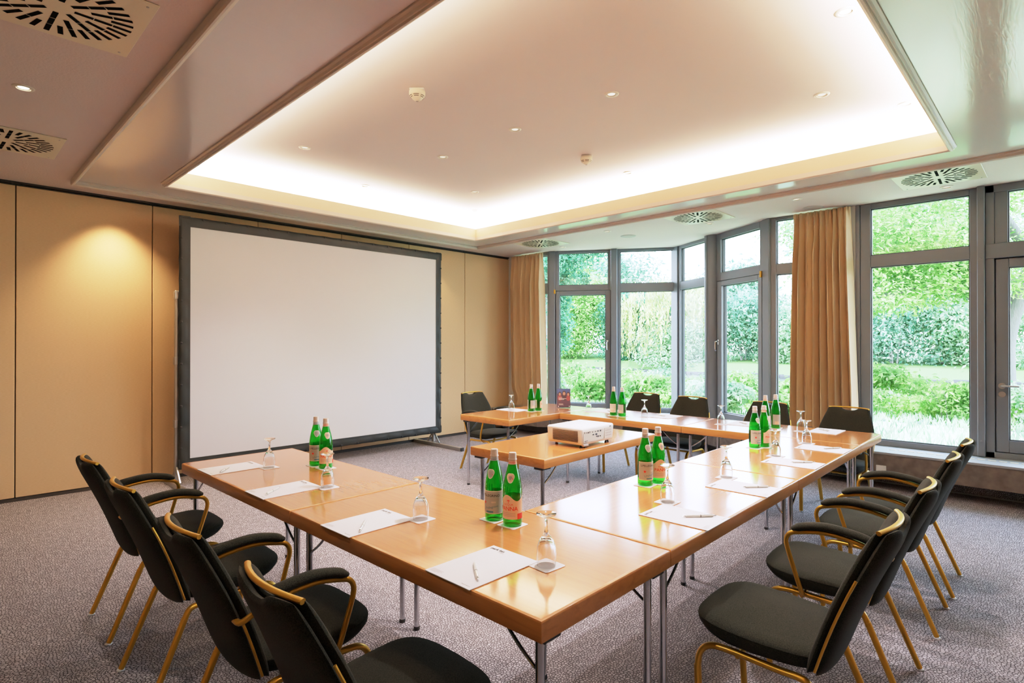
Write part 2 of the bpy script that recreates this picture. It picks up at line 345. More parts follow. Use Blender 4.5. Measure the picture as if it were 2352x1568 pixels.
lf=bars(surround(1.075,1.935,.417,2.245,1.165,1.868,.515,2.183,-.045,.045),xf2).build('casement_leaf',M['frame'],w); pane(xf2,1.165,1.868,.515,2.183,lf)
lever(xf2,1.112,1.44,lf,d=.045)
mb=MB(); mb.box((1.925,.04,2.205),(1.95,.07,2.28),.004,1,xf=xf2); mb.build('hinge',M['gold'],lf)
# main window wall: s runs toward -Y from (6.85, 6.8)
S=lambda y: 6.8-y
xm,_=seg_xf((WX,6.8),(WX,-2.2))
w=struct(bars(surround(S(6.6),S(5.85),.37,H,S(6.5),S(5.895),.432,2.82)+[(S(6.5),S(5.895),T0,2.375,-.05,.03)],xm).build('window_5',M['frame']))
pane(xm,S(6.5),S(5.895),.432,T0,w); pane(xm,S(6.5),S(5.895),2.375,2.82,w)
w=struct(bars(surround(S(2.5),S(1.73),.37,H,S(2.399),S(1.80),.432,2.845)+[(S(2.399),S(1.8),T0,T1,-.05,.03)],xm).build('window_6',M['frame']))
pane(xm,S(2.399),S(1.80),.432,T0,w); pane(xm,S(2.399),S(1.80),T1,2.845,w)
mb=MB(); mb.box((S(1.73),-.08,0),(S(1.592),.035,H),.003,1,xf=xm); mb.box((0,-.2,0),(S(6.6),.03,H),xf=xm); mb.box((S(-1.75),-.08,0),(S(-2.3),.03,H),xf=xm)
struct(mb.build('wall_right',M['plaster']))
w=struct(bars([(S(1.591),S(1.55),.37,H,-.06,.035)]+surround(S(1.55),S(.592),.37,H,S(1.455),S(.649),.43,2.822,-.05,.02)+[(S(1.455),S(.649),2.215,2.338,-.05,.02)],xm).build('window_7',M['frame']))
pane(xm,S(1.455),S(.649),.43,2.215,w); pane(xm,S(1.455),S(.649),2.338,2.822,w)
mb=bars([(S(.592),S(.535),.375,H,-.06,.075)],xm,.006)
for z in (.52,1.03,1.62,2.21,2.76):
    q=xm((S(.5635),.075,z)); mb.lathe([(0,.0),(.006,0),(.006,.01),(0,.01)],8,(q[0]-.002,q[1],q[2]-.005))
mb.build('post',M['frame'],w)
# door_1 with light above
d=struct(bars([(S(.535),S(.47),.37,H,-.06,.03),(S(-.56),S(-.62),.37,H,-.06,.03),(S(.535),S(-.6),2.205,2.338,-.05,.045),(S(.535),S(-.6),2.81,H,-.05,.03),(S(.47),S(.375),2.338,H,-.05,.02),(S(.535),S(-.6),.37,.425,-.06,.03),(S(.48),S(.44),.40,2.25,-.075,-.04),(S(-.53),S(-.58),.40,2.25,-.075,-.04),(S(.48),S(-.58),2.17,2.25,-.075,-.04),(S(.48),S(-.58),.40,.46,-.075,-.04)],xm).build('door_1',M['frame']))
pane(xm,S(.375),S(-.5),2.338,2.81,d)
lf=bars(surround(S(.462),S(-.55),.43,2.195,S(.372),S(-.46),.54,2.115,-.045,.02),xm).build('door_leaf',M['frame'],d); pane(xm,S(.372),S(-.46),.54,2.115,lf)
def disc(mb,xf,s,z,r,d0,d1,n=18,mi=None):
    mb.tube([xf((s,d0,z)),xf((s,d1,z))],r,n,mi)
mb=MB(); disc(mb,xm,S(.42),1.035,.027,.02,.03); mb.tube([xm(p) for p in spline([(S(.42),.03,1.035),(S(.42),.06,1.035),(S(.405),.07,1.035),(S(.30),.07,1.035)],5)],.010,10); mb.build('handle',M['steel'],lf,40)
mb=MB(); disc(mb,xm,S(.42),.957,.026,.02,.03); disc(mb,xm,S(.42),.962,.008,.03,.034); mb.build('lock',M['steel'],lf,40)
w=struct(bars([(S(-.62),S(-.70),.37,H,-.06,.075)]+surround(S(-.70),S(-1.75),.37,H,S(-.78),S(-1.68),.43,2.822,-.05,.02)+[(S(-.78),S(-1.68),2.215,2.338,-.05,.02)],xm).build('window_8',M['frame']))
pane(xm,S(-.78),S(-1.68),.43,2.215,w); pane(xm,S(-.78),S(-1.68),2.338,2.822,w)
# sill box below the windows (overhanging front, recessed plinth), follows the bay
def strip(mb,pts_in,pts_out,z0,z1):
    k=len(pts_in); vs=[(*p,z0) for p in pts_in]+[(*p,z0) for p in pts_out]+[(*p,z1) for p in pts_in]+[(*p,z1) for p in pts_out]; fs=[]
    for i in range(k-1):
        fs+= [(i,i+1,k+i+1,k+i),(2*k+i,2*k+i+1,3*k+i+1,3*k+i),(i,i+1,2*k+i+1,2*k+i),(k+i,k+i+1,3*k+i+1,3*k+i)]
    mb.add(vs,fs)
FX=6.42
pin=[(FX,-2.2),(FX,2.60),(7.42,4.226),(FX,5.76),(FX,6.755)]; pout=[(WX+.03,-2.2),(WX+.03,2.5),(7.87,4.226),(WX+.03,5.85),(WX+.03,6.755)]
mb=MB(); strip(mb,pin,pout,.155,.352); sb=struct(mb.build('window_sill',M['sill']),'grey felt covered heater box under the windows')
mb=MB(); strip(mb,[(x-.006,y) for x,y in pin],pout,.352,.372); mb.build('sill_top',M['silltop'],sb)
mb=MB(); strip(mb,[(WX-.05,-2.2),(WX-.05,2.5),(7.82,4.226),(WX-.05,5.85),(WX-.05,6.755)],pout,0,.155); struct(mb.build('baseboard_right',M['carpetv']))
mb=MB(); mb.box((WX-.058,-2.2,.0),(WX-.05,2.45,.012)); struct(mb.build('baseboard_edge',M['silltop']))
mb=MB(); yy=-1.8
while yy<1.25:
    mb.box((6.605,yy,.371),(6.655,yy+.055,.3745)); yy+=.075
mb.build('air_grille',M['vent'],sb)
# thermostat style socket
o=empty('wall_socket',(FX,1.283,.202)); tag(o,'white square wall socket with round cover on the grey window sill box','socket')
mb=MB(); mb.box((-.012,-.042,-.042),(0,.042,.042),.004,2); mb.build('faceplate',M['white'],o)
mb=MB(); mb.tube([(-.010,0,0),(-.018,0,0),(-.020,0,0)],[.026,.026,.022],24); mb.build('cover',M['white'],o,40)

# ------------------------------------------------------------------ curtains
def curtain(y0t,y1t,y0b,y1b,zt,zb,n,seed,bunch=0):
    rnd=random.Random(seed); ph=[rnd.uniform(.7,1.3) for _ in range(n+1)]; cum=[0]
    for p in ph: cum.append(cum[-1]+p)
    tot=cum[-1]
    def fn(u,v):
        z=zt+(zb-zt)*v
        y=(y0t+(y1t-y0t)*u)*(1-v)+(y0b+(y1b-y0b)*u)*v
        k=u*tot; i=0
        while i<n and cum[i+1]<k: i+=1
        a=(i+(k-cum[i])/ph[i])*2*math.pi
        am=.022+.068*min(1,v*5)
        wob=.35*math.sin(3.1*v+i*1.7)
        x=6.735+am*math.cos(a+wob)*(.75+.25*math.sin(i*2.3))
        y+=.010*math.sin(2*a+wob)*min(1,v*4)
        if v<.06: x+=.012*math.cos(3*a)*(1-v/.06)
        if bunch and v>.88:
            t=(v-.88)/.12; x+= .05*math.sin(math.pi*t)*math.sin(5*u+1); y+=.03*math.sin(6*u+3)*math.sin(math.pi*t)
        return (x,y,z)
    return MB().grid(n*12+1,46,fn)
o=curtain(6.62,5.93,6.56,5.86,2.862,.385,8,3,1).build('curtain',M['curtain'],None,70); tag(o,'tan satin curtain gathered in the back corner beside the screen wall','curtain','tan satin curtains at the windows')
o2=curtain(2.19,1.62,2.245,1.55,2.865,.385,8,11).build('curtain',M['curtain'],None,70); tag(o2,'tan satin curtain hanging between the bay and the large right window','curtain','tan satin curtains at the windows')
for c in (o,o2):
    md=c.modifiers.new('thickness','SOLIDIFY'); md.thickness=.003

# ------------------------------------------------------------------ projection screen
o=empty('projection_screen',(3.35,6.30,0)); tag(o,'large white projection screen with dark snap-on border on aluminium feet','projection screen')
bx0,bx1,bz0,bz1=-1.65,1.655,.168,2.697; ix0,ix1,iz0,iz1=-1.548,1.555,.27,2.592
MB().box((ix0-.01,-.006,iz0-.01),(ix1+.01,.004,iz1+.01)).build('screen_surface',M['screen'],o)
mb=MB()
def edge(p,q,inn,nrm):   # puckered outer border edge, clipped by snaps
    pass
def bstrip(ax,c_in,c_out,a0,a1,pitch,seed):
    rnd=random.Random(seed); nu=int((a1-a0)/.02); 
    def fn(u,v):
        a=a0+(a1-a0)*u; pk=abs(math.sin(math.pi*(a-a0)/pitch)); vv=v
        c=c_in+(c_out-c_in)*v
        dep=-.010-.012*math.sin(math.pi*v)*(.25+.75*v)*pk*(1 if v>.3 else .4) 
        if v==1: dep=.004; c-= (c_out-c_in)*.03*pk
        return (a,dep,c) if ax=='x' else (c,dep,a)
    mb.grid(nu,9,fn)
    k=0; a=a0+pitch
    while a<a1-.03:
        c=c_out-(c_out-c_in)*.20; q=(a,-.018,c) if ax=='x' else (c,-.018,a)
        mb.box((q[0]-.010,q[1]-.004,q[2]-.010),(q[0]+.010,q[1]+.006,q[2]+.010),.004,2,1); a+=pitch
bstrip('x',iz1,bz1,bx0,bx1,.22,1); bstrip('x',iz0,bz0,bx0,bx1,.22,2); bstrip('z',ix0,bx0,bz0,bz1,.21,3); bstrip('z',ix1,bx1,bz0,bz1,.21,4)
mb.build('border',[M['border'],M['snap']],o,50)
mb=MB()
for a,b_ in [((bx0+.012,.012,bz0+.01),(bx0+.05,.045,bz1-.01)),((bx1-.05,.012,bz0+.01),(bx1-.012,.045,bz1-.01)),((bx0+.012,.012,bz1-.05),(bx1-.012,.045,bz1-.012)),((bx0+.012,.012,bz0+.012),(bx1-.012,.045,bz0+.05))]: mb.box(a,b_,.003,1)
mb.build('frame_tube',M['alu'],o)
for sx in (-1.655,1.56):
    lg=MB().box((sx-.018,.03,.05),(sx+.018,.075,1.95),.004,1)
    for z in (1.9,1.25,.62): lg.box((sx-.024,.024,z-.04),(sx+.024,.08,z+.04),.004,1)
    lg=lg.build('leg',M['alu'],o)
    mb=MB(); fx=-.03
    mb.box((sx+fx-.022,-.60,.0),(sx+fx+.022,.46,.045),.004,1)
    mb.tube([(sx,.05,.20),(sx,-.08,.045)],.012,6); mb.tube([(sx,.05,.20),(sx,.18,.045)],.012,6)
    mb.build('foot_bar',M['alu'],lg)
    MB().box((sx+fx-.024,-.612,-.0),(sx+fx+.024,-.59,.047),.003,1).build('end_cap',M['black'],lg)

# ------------------------------------------------------------------ tables
RT=R(1.15); ORG=Vector((1.087,.959,0)); cu,su=math.cos(RT),math.sin(RT)
def uv(u,v,z=0): return (ORG.x+u*cu-v*su,ORG.y+u*su+v*cu,z)
TZ=.71
def make_table(L,W):
    """long axis along +X, origin at near-left corner on the floor"""
    o=empty('folding_table'); t=.011
    mb=MB(); mb.box((t,t,TZ-.03),(L-t,W-t,TZ)); mb.build('tabletop',M['wood'],o)
    # lipping: rounded edge band
    pr=[(t,TZ-.001),(t,TZ+.0002),(.0065,TZ+.0002),(.0025,TZ-.0012),(.0005,TZ-.0045),(0,TZ-.0075),(0,TZ-.054),(.002,TZ-.0585),(.008,TZ-.060),(t,TZ-.060),(t,TZ-.03)]
    m2=MB(); k=len(pr); cor=[(0,0,1,1),(L,0,-1,1),(L,W,-1,-1),(0,W,1,-1)]
    vs=[(cx+sx*q,cy+sy*q,z) for cx,cy,sx,sy in cor for q,z in pr]
    m2.add(vs,[(c*k+i,c*k+i+1,((c+1)%4)*k+i+1,((c+1)%4)*k+i) for c in range(4) for i in range(k-1)]); m2.build('edge_band',M['edge'],o,35)
    MB().box((t,t,TZ-.034),(L-t,W-t,TZ-.030)).build('underside',M['black'],o)
    for sx in (0,1):
        for sy in (0,1):
            lx=.055 if sx==0 else L-.055; ly=.06 if sy==0 else W-.06; d=1 if sx==0 else -1
            lg=MB().tube([(lx,ly,.012),(lx,ly,TZ-.045)],.0138,14).build('leg',M['chrome'],o,40)
            MB().lathe([(0,0),(.015,0),(.0155,.004),(.0155,.016),(.0138,.018)],14,(lx,ly,0)).build('foot_cap',M['black'],lg,40)
            pts=[(lx,ly,TZ-.17),(lx+d*.02,ly,TZ-.168),(lx+d*.09,ly,TZ-.12),(lx+d*.16,ly,TZ-.055)]
            MB().tube(spline(pts,5),.0052,8).build('brace',M['chrome'],o,40)
            MB().box((lx-.045,ly-.035,TZ-.075),(lx+.045,ly+.035,TZ-.034),.004,1).build('mounting_plate',M['black'],o)
    return o
NR='beech folding table'
specs=[ # corner u,v, length, width, rot(0: long along u, 1: long along v)
 (0,1.400,1.396,.680,1,'beech folding table at the screen end of the left run'),
 (0,0,1.396,.684,1,'beech folding table at the near corner of the horseshoe'),
 (.688,0,1.388,.678,0,'beech folding table in the right run, next to the near corner table'),
 (2.080,0,1.366,.678,0,'beech folding table at the far end of the right run'),
 (3.450,0,1.345,.682,1,'beech folding table at the right half of the far run'),
 (3.450,1.349,1.330,.682,1,'beech folding table at the left half of the far run'),
 (2.700,2.684,1.39,.672,0,'beech folding table turned inward by the back corner curtain'),
 (None,(2.615,2.285),1.37,.66,0,'beech folding table standing alone under the projector'),
]
for u,v,L,W,rot,lab in specs:
    t_=make_table(L,W)
    if u is None: t_.location=(v[0],v[1],0); t_.rotation_euler=(0,0,R(1.5))
    elif rot==0: t_.location=uv(u,v); t_.rotation_euler=(0,0,RT)
    else: t_.location=uv(u+W,v); t_.rotation_euler=(0,0,RT+R(90))
    tag(t_,lab,'table','beech folding tables set in a horseshoe' if u is not None else None)

# ------------------------------------------------------------------ chairs (forward = +Y, origin at seat centre on floor)
YO=-.17   # y of the back foot of the backrest
def pillow(mb,outl,th,off,nu=25,nv=25,mi=None):
    """closed padded sheet; outl(u,t)->(x,y,z) mid surface, normal ~ off axis"""
    def e(u,t):
        a=abs(2*u-1); b_=abs(2*t-1); return max(0,(1-a**9))**.55*max(0,(1-b_**11))**.55
    def warp(q): s=2*q-1; return .5+.5*math.copysign(1-(1-abs(s))**1.7,s)
    for sgn in (1,-1):
        mb.grid(nu,nv,lambda u,t: tuple(Vector(outl(warp(u),warp(t)))+Vector(off)*(sgn*th*.5*e(warp(u),warp(t)))),mi)
def back_mid(y_add,wscale,ttop):
    def f(u,t):
        s=2*u-1
        # width along height
        w=(.205+.012*math.sin(math.pi*min(1,t*1.1)))*(1 if t<.55 else 1-.24*((t-.55)/.45)**1.5)*wscale
        top=ttop-.055*math.exp(-(s/.42)**4)-.010*abs(s)**6
        bot=-.040+.055*s*s
        h=bot+(top-bot)*t
        z=.375+.48*h
        y=.02-.185*h-.03*h*h*0+.012*math.sin(math.pi*h)
        y-=.032*(1-s*s)*(.55+.45*h)
        return (s*w,YO+y+y_add,z)
    return f
def make_chair(arms):
    o=empty('conference_chair')
    # seat cushion
    out=[]; N=56
    for i in range(N):
        a=2*math.pi*i/N; c,s=math.cos(a),math.sin(a)
        x=.226*math.copysign(abs(c)**.42,c); y=.212*math.copysign(abs(s)**.42,s)
        if y<0: x*=1-.10*(-y/.212)
        if y>0: y+=.018*(1-(x/.226)**2)
        out.append((x,y))
    mb=MB(); cy=YO+.195
    rings=[(0,0),(.55,0),(.86,.02),(.955,.14),(.995,.36),(1.0,.60),(.999,.655),(.984,.67),(.998,.685),(.985,.74),(.94,.83),(.80,.915),(.5,.97),(0,1.0)]
    vs=[]; idx=[]
    for k,f in rings:
        if k==0: idx.append([len(vs)]); zb=.378; vs.append((0,cy,zb*(1-f)+.472*f))
        else:
            row=[]
            for x,y in out:
                yy=y*k; lb=.375+.055*max(0,(yy-.03)/.20)**2; lt=.458+.010*(yy/.2)-.012*max(0,(yy-.12)/.1)**2
                row.append(len(vs)); vs.append((x*k,cy+yy,lb*(1-f)+lt*f))
            idx.append(row)
    fs=[]
    for P,Q in zip(idx,idx[1:]):
        for i in range(N):
            j=(i+1)%N
            if len(P)==1: fs.append((P[0],Q[i],Q[j]))
            elif len(Q)==1: fs.append((P[i],P[j],Q[0]))
            else: fs.append((P[i],P[j],Q[j],Q[i]))
    mb.add(vs,fs); mb.build('seat',M['fabric'],o,50)
    mb=MB(); pillow(mb,back_mid(.012,1,1.0),.042,(0,.94,.33),29,27); mb.build('backrest',M['fabric'],o,60)
    mb=MB(); pillow(mb,back_mid(-.014,1.0,1.0),.034,(0,.94,.33),29,27); mb.build('back_shell',M['fabric'],o,60)
    # gold grip bar on top
    pts=[]
    for i in range(11):
        s=-1+i*.2; x=.158*s; pts.append((x,YO-.156-.032*(1-s*s),.856-.006*s*s))
    MB().tube(pts,[.0074]*11,12,sq=(1.15,.95)).build('top_rail',M['gold'],o,40)
    for sx in (-1,1):
        # strip along the edge of the back
        f=back_mid(-.004,1.012,1.0); u=0 if sx<0 else 1
        t1=.70 if not arms else .44
        MB().tube([Vector(f(u,t))+Vector((sx*.004,-.004,0)) for t in [.03+(t1-.03)*k/8 for k in range(9)]],.0042,8).build('side_strip',M['gold'],o,40)
        xr=.198
        # seat side rail running into both leg bends
        pts=spline([(sx*.207,YO+.388,.265),(sx*.207,YO+.378,.322),(sx*.205,YO+.345,.356),(sx*.200,YO+.28,.362),(sx*.196,YO+.12,.354),(sx*.196,YO+.06,.354),(sx*.198,YO+.028,.345),(sx*.200,YO+.008,.310)],5)
        MB().tube(pts,.0132,12,sq=(.85,1.1)).build('seat_rail',M['gold'],o,45)
        lg=MB().tube([(sx*.207,YO+.388,.275),(sx*.21,YO+.376,.008)],[.0145,.0135],12,sq=(.85,1.1)).build('leg',M['gold'],o,45)
        MB().lathe([(0,0),(.014,0),(.016,.003),(.014,.008),(.009,.010)],12,(sx*.21,YO+.376,0)).build('glide',M['glide'],lg,40)
        lg=MB().tube([(sx*.200,YO+.010,.315),(sx*.208,YO-.118,.008)],[.0145,.0135],12,sq=(.85,1.1)).build('leg',M['gold'],o,45)
        MB().lathe([(0,0),(.014,0),(.016,.003),(.014,.008),(.009,.010)],12,(sx*.208,YO-.119,0)).build('glide',M['glide'],lg,40)
        if arms:
            xa=sx*.248
            ar=MB().tube(spline([(sx*.200,YO-.072,.592),(sx*.236,YO-.066,.594),(xa,YO-.02,.618),(xa,YO+.06,.640),(xa,YO+.16,.648),(xa,YO+.25,.632),(xa,YO+.285,.618),(xa,YO+.298,.585),(xa,YO+.285,.53),(sx*.240,YO+.250,.41),(sx*.222,YO+.243,.372),(sx*.204,YO+.243,.357)],5),.0095,10).build('armrest',M['gold'],o,45)
            P=spline([(xa,YO-.045,.634),(xa,YO-.01,.650),(xa,YO+.04,.664),(xa,YO+.14,.674),(xa,YO+.22,.662),(xa,YO+.275,.642)],5); k=len(P)
            rr=[.0185*min(1,.45+1.6*min(i,k-1-i)/ (k*.25)) if min(i,k-1-i)<k*.1 else .0185 for i in range(k)]
            MB().tube(P,rr,14,sq=(1.3,.9)).build('arm_pad',M['fabric'],ar,50)
    MB().tube([(-.2,YO+.25,.35),(.2,YO+.25,.35)],.009,8).build('cross_bar',M['gold'],o,40)
    return o
ch_plain=make_chair(False); ch_arm=make_chair(True); used={}
def chair(x,y,rz,arms,label,group,xo=0):
    p=ch_arm if arms else ch_plain; f=arms not in used; used[arms]=1
    # given point is the foot of the backrest: shift to seat centre
    fx,fy=-math.sin(rz),math.cos(rz); place(p,f,(x-fx*YO,y-fy*YO,0),rz,label,'chair',group)
gl='chairs along the left table run'; gr='chairs along the right table run'; gf='chairs along the far table run'
chair(.700,3.445,R(-90),1,'dark upholstered armchair on the left, farthest back, nearest the screen',gl)
chair(.695,2.735,R(-89),0,'dark armless chair on the left, second back from the screen',gl)
chair(.705,1.985,R(-90),1,'dark upholstered armchair on the left, third from the screen, second nearest',gl)
chair(.728,1.365,R(-90),0,'dark armless chair at lower left, seat cut by the photo bottom edge',gl)
chair(2.135,.565,R(2),0,'dark armless chair at lower right, nearest the viewer',gr)
chair(2.795,.567,R(3),1,'dark upholstered armchair on the right, second nearest the viewer',gr)
chair(3.590,.575,R(2),1,'dark upholstered armchair on the right, third nearest the viewer',gr)
chair(4.180,.580,R(2),0,'dark armless chair on the right, farthest back in its row',gr)
chair(5.530,3.425,R(90),0,'dark chair behind the far tables, leftmost before the bay windows',gf)
chair(5.470,2.835,R(90),0,'dark chair behind the far tables, second from the left',gf)
chair(5.475,2.050,R(88),0,'dark chair behind the far tables, hidden partly by green bottles',gf)
chair(5.510,1.385,R(88),1,'dark chair with arms behind the far tables, right of the long curtain',gf)
chair(4.385,4.785,R(180),1,'dark chair facing the viewer at the table beside the corner curtain','chair at the inward table')

# ------------------------------------------------------------------ table-top things
TT=TZ+.0005
def make_bottle(kind):
    o=empty('water_bottle')
    prof=[(0,.004),(.022,.002),(.031,.0),(.0362,.003),(.0378,.010),(.0378,.128),(.0373,.138),(.0360,.150),(.0335,.168),(.0295,.188),(.0245,.208),(.0195,.227),(.0158,.243),(.0142,.256),(.0136,.266),(0,.266)]
    body=MB().lathe(prof,40).build('bottle_body',M['green'],o,50)
    MB().lathe([(.0152,.253),(.0170,.254),(.0172,.257),(.0158,.259),(.0152,.262),(.0150,.278),(.0138,.282),(0,.2825)],28).build('cap',M['capw'],o,40)
    def rad(z):
        for (r0,z0),(r1,z1) in zip(prof[3:],prof[4:]):
            if z0<=z<=z1 and z1>z0: return r0+(r1-r0)*(z-z0)/(z1-z0)
        return .0378
    def surf(arc,z,d=.0004):   # arc length (m) around the body at its full radius -> angle; front = -Y
        a=-math.pi/2+arc/.0378; r=rad(z)+d; return (r*math.cos(a),r*math.sin(a),z)
    mb=MB(); mb.lathe([(.0148,.2535),(.0150,.2535),(.0172,.2365),(.0168,.236)],28,mi=0)
    text(mb,'S.PELLEGRINO' if kind=='p' else 'PANNA',.0055 if kind=='p' else .009,lambda x,y:((.0165)*math.cos(-math.pi/2+x/.016),(.0165)*math.sin(-math.pi/2+x/.016),.2415+y),1)
    mb.build('neck_label',[M['foilgrey'] if kind=='p' else M['foilpink'],M['ink'] if kind=='p' else M['red']],o,40)
    # medallion
    mb=MB()
    def blob(sc,mi,d,ox=0,oz=0):
        N=28; pts=[]
        for i in range(N):
            a=2*math.pi*i/N; rr=1+.13*math.cos(3*a+math.pi/2*3); pts.append((rr*math.cos(a),rr*math.sin(a)))
        vs=[];fs=[]
        ks=[0,.35,.7,1]
        for k in ks[1:]:
            for x,y in pts: vs.append(surf(ox+x*k*.0205*sc,.189+oz+y*k*.0185*sc,d))
        vs.append(surf(ox,.189+oz,d)); c=len(vs)-1
        for i in range(N):
            j=(i+1)%N; fs.append((c,i,j)); fs.append((i,j,N+j,N+i)); fs.append((N+i,N+j,2*N+j,2*N+i))
        mb.add(vs,fs,mi)
    blob(1,0,.0006); blob(.82,1,.0010); blob(.42,2,.0014); blob(.10,3,.0018,.011,-.004)
    mb.build('medallion',[M['palelab'],M['labgrey'] if kind=='p' else M['labcream'],M['greyink'],M['red']],o,40)
    # front and back labels
    def patch(mb,a0,a1,z0,z1,mi,d,top=None):
        mb.grid(25,9,lambda u,v: surf(a0+(a1-a0)*u,z0+((z1 if top is None else top(a0+(a1-a0)*u))-z0)*v,d),mi)
    mb=MB()
    if kind=='p':
        patch(mb,-.056,.056,.030,.121,0,.0004); patch(mb,-.054,.054,.033,.118,1,.0008)
        text(mb,'S.PELLEGRINO',.0135,lambda x,y:surf(x,.098+y,.0013),2,.012)
        for k in range(2): patch(mb,-.040,.040,.0905-.004*k,.0915-.004*k,3,.0012)
        # red star
        st=[]; 
        for i in range(10):
            a=math.pi/2+math.pi*i/5; r_=.0085 if i%2==0 else .0036; st.append(surf(-.022+r_*math.cos(a),.074+r_*math.sin(a),.0014))
        mb.add([surf(-.022,.074,.0014)]+st,[(0,1+i,1+(i+1)%10) for i in range(10)],4)
        text(mb,'S.Pellegrino',.0130,lambda x,y:surf(.006+x*math.cos(.22)-y*math.sin(.22)*.6,.052+y+x*math.sin(.22),.0014),5,.004)
        text(mb,'1899',.010,lambda x,y:surf(.016+x,.073+y,.0013),6)
        patch(mb,-.014,.016,.035,.042,5,.0013)
        mats=[M['palelab'],M['labgrey'],M['ink'],M['greyink'],M['red'],M['blue'],M['palelab']]
    else:
        top=lambda a: .112+.012*math.cos(a*75+.9)
        patch(mb,-.056,.060,.030,.12,0,.0004,top)
        patch(mb,.030,.060,.030,.052,1,.0010)
        text(mb,'PANNA',.022,lambda x,y:surf(x-.006,.064+y,.0010),1,.008)
        text(mb,'ACQUA',.0105,lambda x,y:surf(x-.006,.084+y,.0010),1,0)
        for dx,dz,w_,h_ in [(0,0,.0016,.014),(-.004,.003,.0016,.006),(.004,.003,.0016,.006),(0,.004,.010,.0018)]:
            patch(mb,-.006+dx-w_/2,-.006+dx+w_/2,.099+dz-h_/2,.099+dz+h_/2,1,.0010)
        for k in range(3): patch(mb,-.040,.022,.054-.006*k,.0555-.006*k,2,.0010)
        mats=[M['labcream'],M['red'],M['greyink']]
    mb.build('front_label',mats,o,40)
    mb=MB(); patch(mb,.083,.150,.032,.116,0,.0004); patch(mb,.100,.133,.036,.060,1,.0010)
    for k in range(6): patch(mb,.090,.142,.108-.007*k,.1095-.007*k,2,.0010)
    mb.build('back_label',[M['labgrey'] if kind=='p' else M['palelab'],M['labcream'],M['greyink']],o,40)
    return o
bp,bn=make_bottle('p'),make_bottle('n'); ub={}
COAST=MB().box((-.045,-.045,0),(.045,.045,.0016),.0007,1)
# rounded-corner coaster
def make_coaster():
    mb=MB(); r=.008; h=.045; pts=[]
    for cx,cy,a0 in [(h-r,h-r,0),(-h+r,h-r,90),(-h+r,-h+r,180),(h-r,-h+r,270)]:
        for k in range(5): a=R(a0+k*22.5); pts.append((cx+r*math.cos(a),cy+r*math.sin(a)))
    n_=len(pts); mb.add([(x,y,0) for x,y in pts]+[(x,y,.0016) for x,y in pts],[tuple(range(n_)),tuple(range(n_,2*n_))]+[(i,(i+1)%n_,n_+(i+1)%n_,n_+i) for i in range(n_)])
    return mb.build('paper_coaster',M['paper'],None,30)
co0=make_coaster(); uc=[0]
def coaster(x,y,rz,label):
    o=co0 if not uc[0] else co0.copy()
    if uc[0]: C.objects.link(o)
    uc[0]=1; o.location=(x,y,TT); o.rotation_euler=(0,0,rz); tag(o,label,'coaster','white paper coasters on the tables')
CZ1=TT+.0017
SP={'p':'mineral water bottle with grey blue label','n':'water bottle with cream and red label'}
pairs=[ # (p pos),(n pos), facing angle of the front labels (deg, 0 = -Y), place
 ((1.562,3.130),(1.566,3.020),-20,-10,'on the left run near the screen'),
 ((1.588,1.655),(1.588,1.552),-75,-62,'on the left run near the inner corner'),
 ((2.500,1.512),(2.590,1.492),-28,-22,'on the right run, nearer pair'),
 ((3.915,1.518),(3.998,1.488),-25,10,'on the right run, farther pair'),
 ((4.945,1.745),(4.800,1.775),130,140,'on the far run before the long curtain'),
 ((4.70,3.098),(4.705,3.200),95,110,'on the far run before the bay post'),
 ((4.385,4.012),(4.480,3.995),175,60,'on the inward table by the corner curtain')]
for i,(pp,pn,ap,an,where) in enumerate(pairs):
    for k,(x,y),a in (('p',pp,ap),('n',pn,an)):
        place(bp if k=='p' else bn,k not in ub,(x,y,CZ1),R(a),'green '+SP[k]+' '+where,'bottle','green water bottles on the tables'); ub[k]=1
    for k,(x,y) in (('grey blue labelled',pp),('cream labelled',pn)):
        coaster(x,y,RT+R([-3,2,4][i%3]),'white coaster under the %s bottle %s'%(k,where))
# upturned goblets
gp=[(0,.088),(.012,.0855),(.022,.0755),(.0285,.058),(.0309,.036),(.0304,.018),(.0290,0),(.0299,0),(.0314,.018),(.0320,.036),(.0297,.060),(.0233,.079),(.0130,.094),(.0068,.104),(.0046,.117),(.0043,.136),(.0062,.150),(.018,.1575),(.0305,.1612),(.0325,.1635),(.0322,.1655),(.018,.1662),(0,.1665)]
gl0=MB().lathe(gp,40).build('goblet',M['crystal'],None,60); ug=[0]
seats_l=['left run, nearest the screen','left run, second place from the screen','left run, third place from the screen','left run, place nearest the viewer']
seats_r=['right run, place nearest the viewer','right run, second place from the viewer','right run, third place from the viewer','right run, farthest place from the viewer']
seats_f=['far run, rightmost place','far run, second place from the right','far run, second place from the left','far run, leftmost place']
seats=seats_l+seats_r+seats_f+['inward table by the corner curtain']
gpos=[(1.345,3.262),(1.362,2.610),(1.378,1.866),(1.372,1.190),(2.300,1.278),(2.937,1.288),(3.712,1.31),(4.335,1.318),(4.905,1.535),(4.842,2.170),(4.808,2.915),(4.776,3.560),(4.285,4.205)]
for (x,y),s in zip(gpos,seats):
    o=gl0 if not ug[0] else gl0.copy()
    if ug[0]: C.objects.link(o)
    ug[0]=1; o.location=(x,y,CZ1); tag(o,'clear goblet upside down at the '+s,'glass','upturned goblets on the tables')
    coaster(x,y,RT+R(random.uniform(-5,5)),'white coaster under the upturned goblet at the '+s)
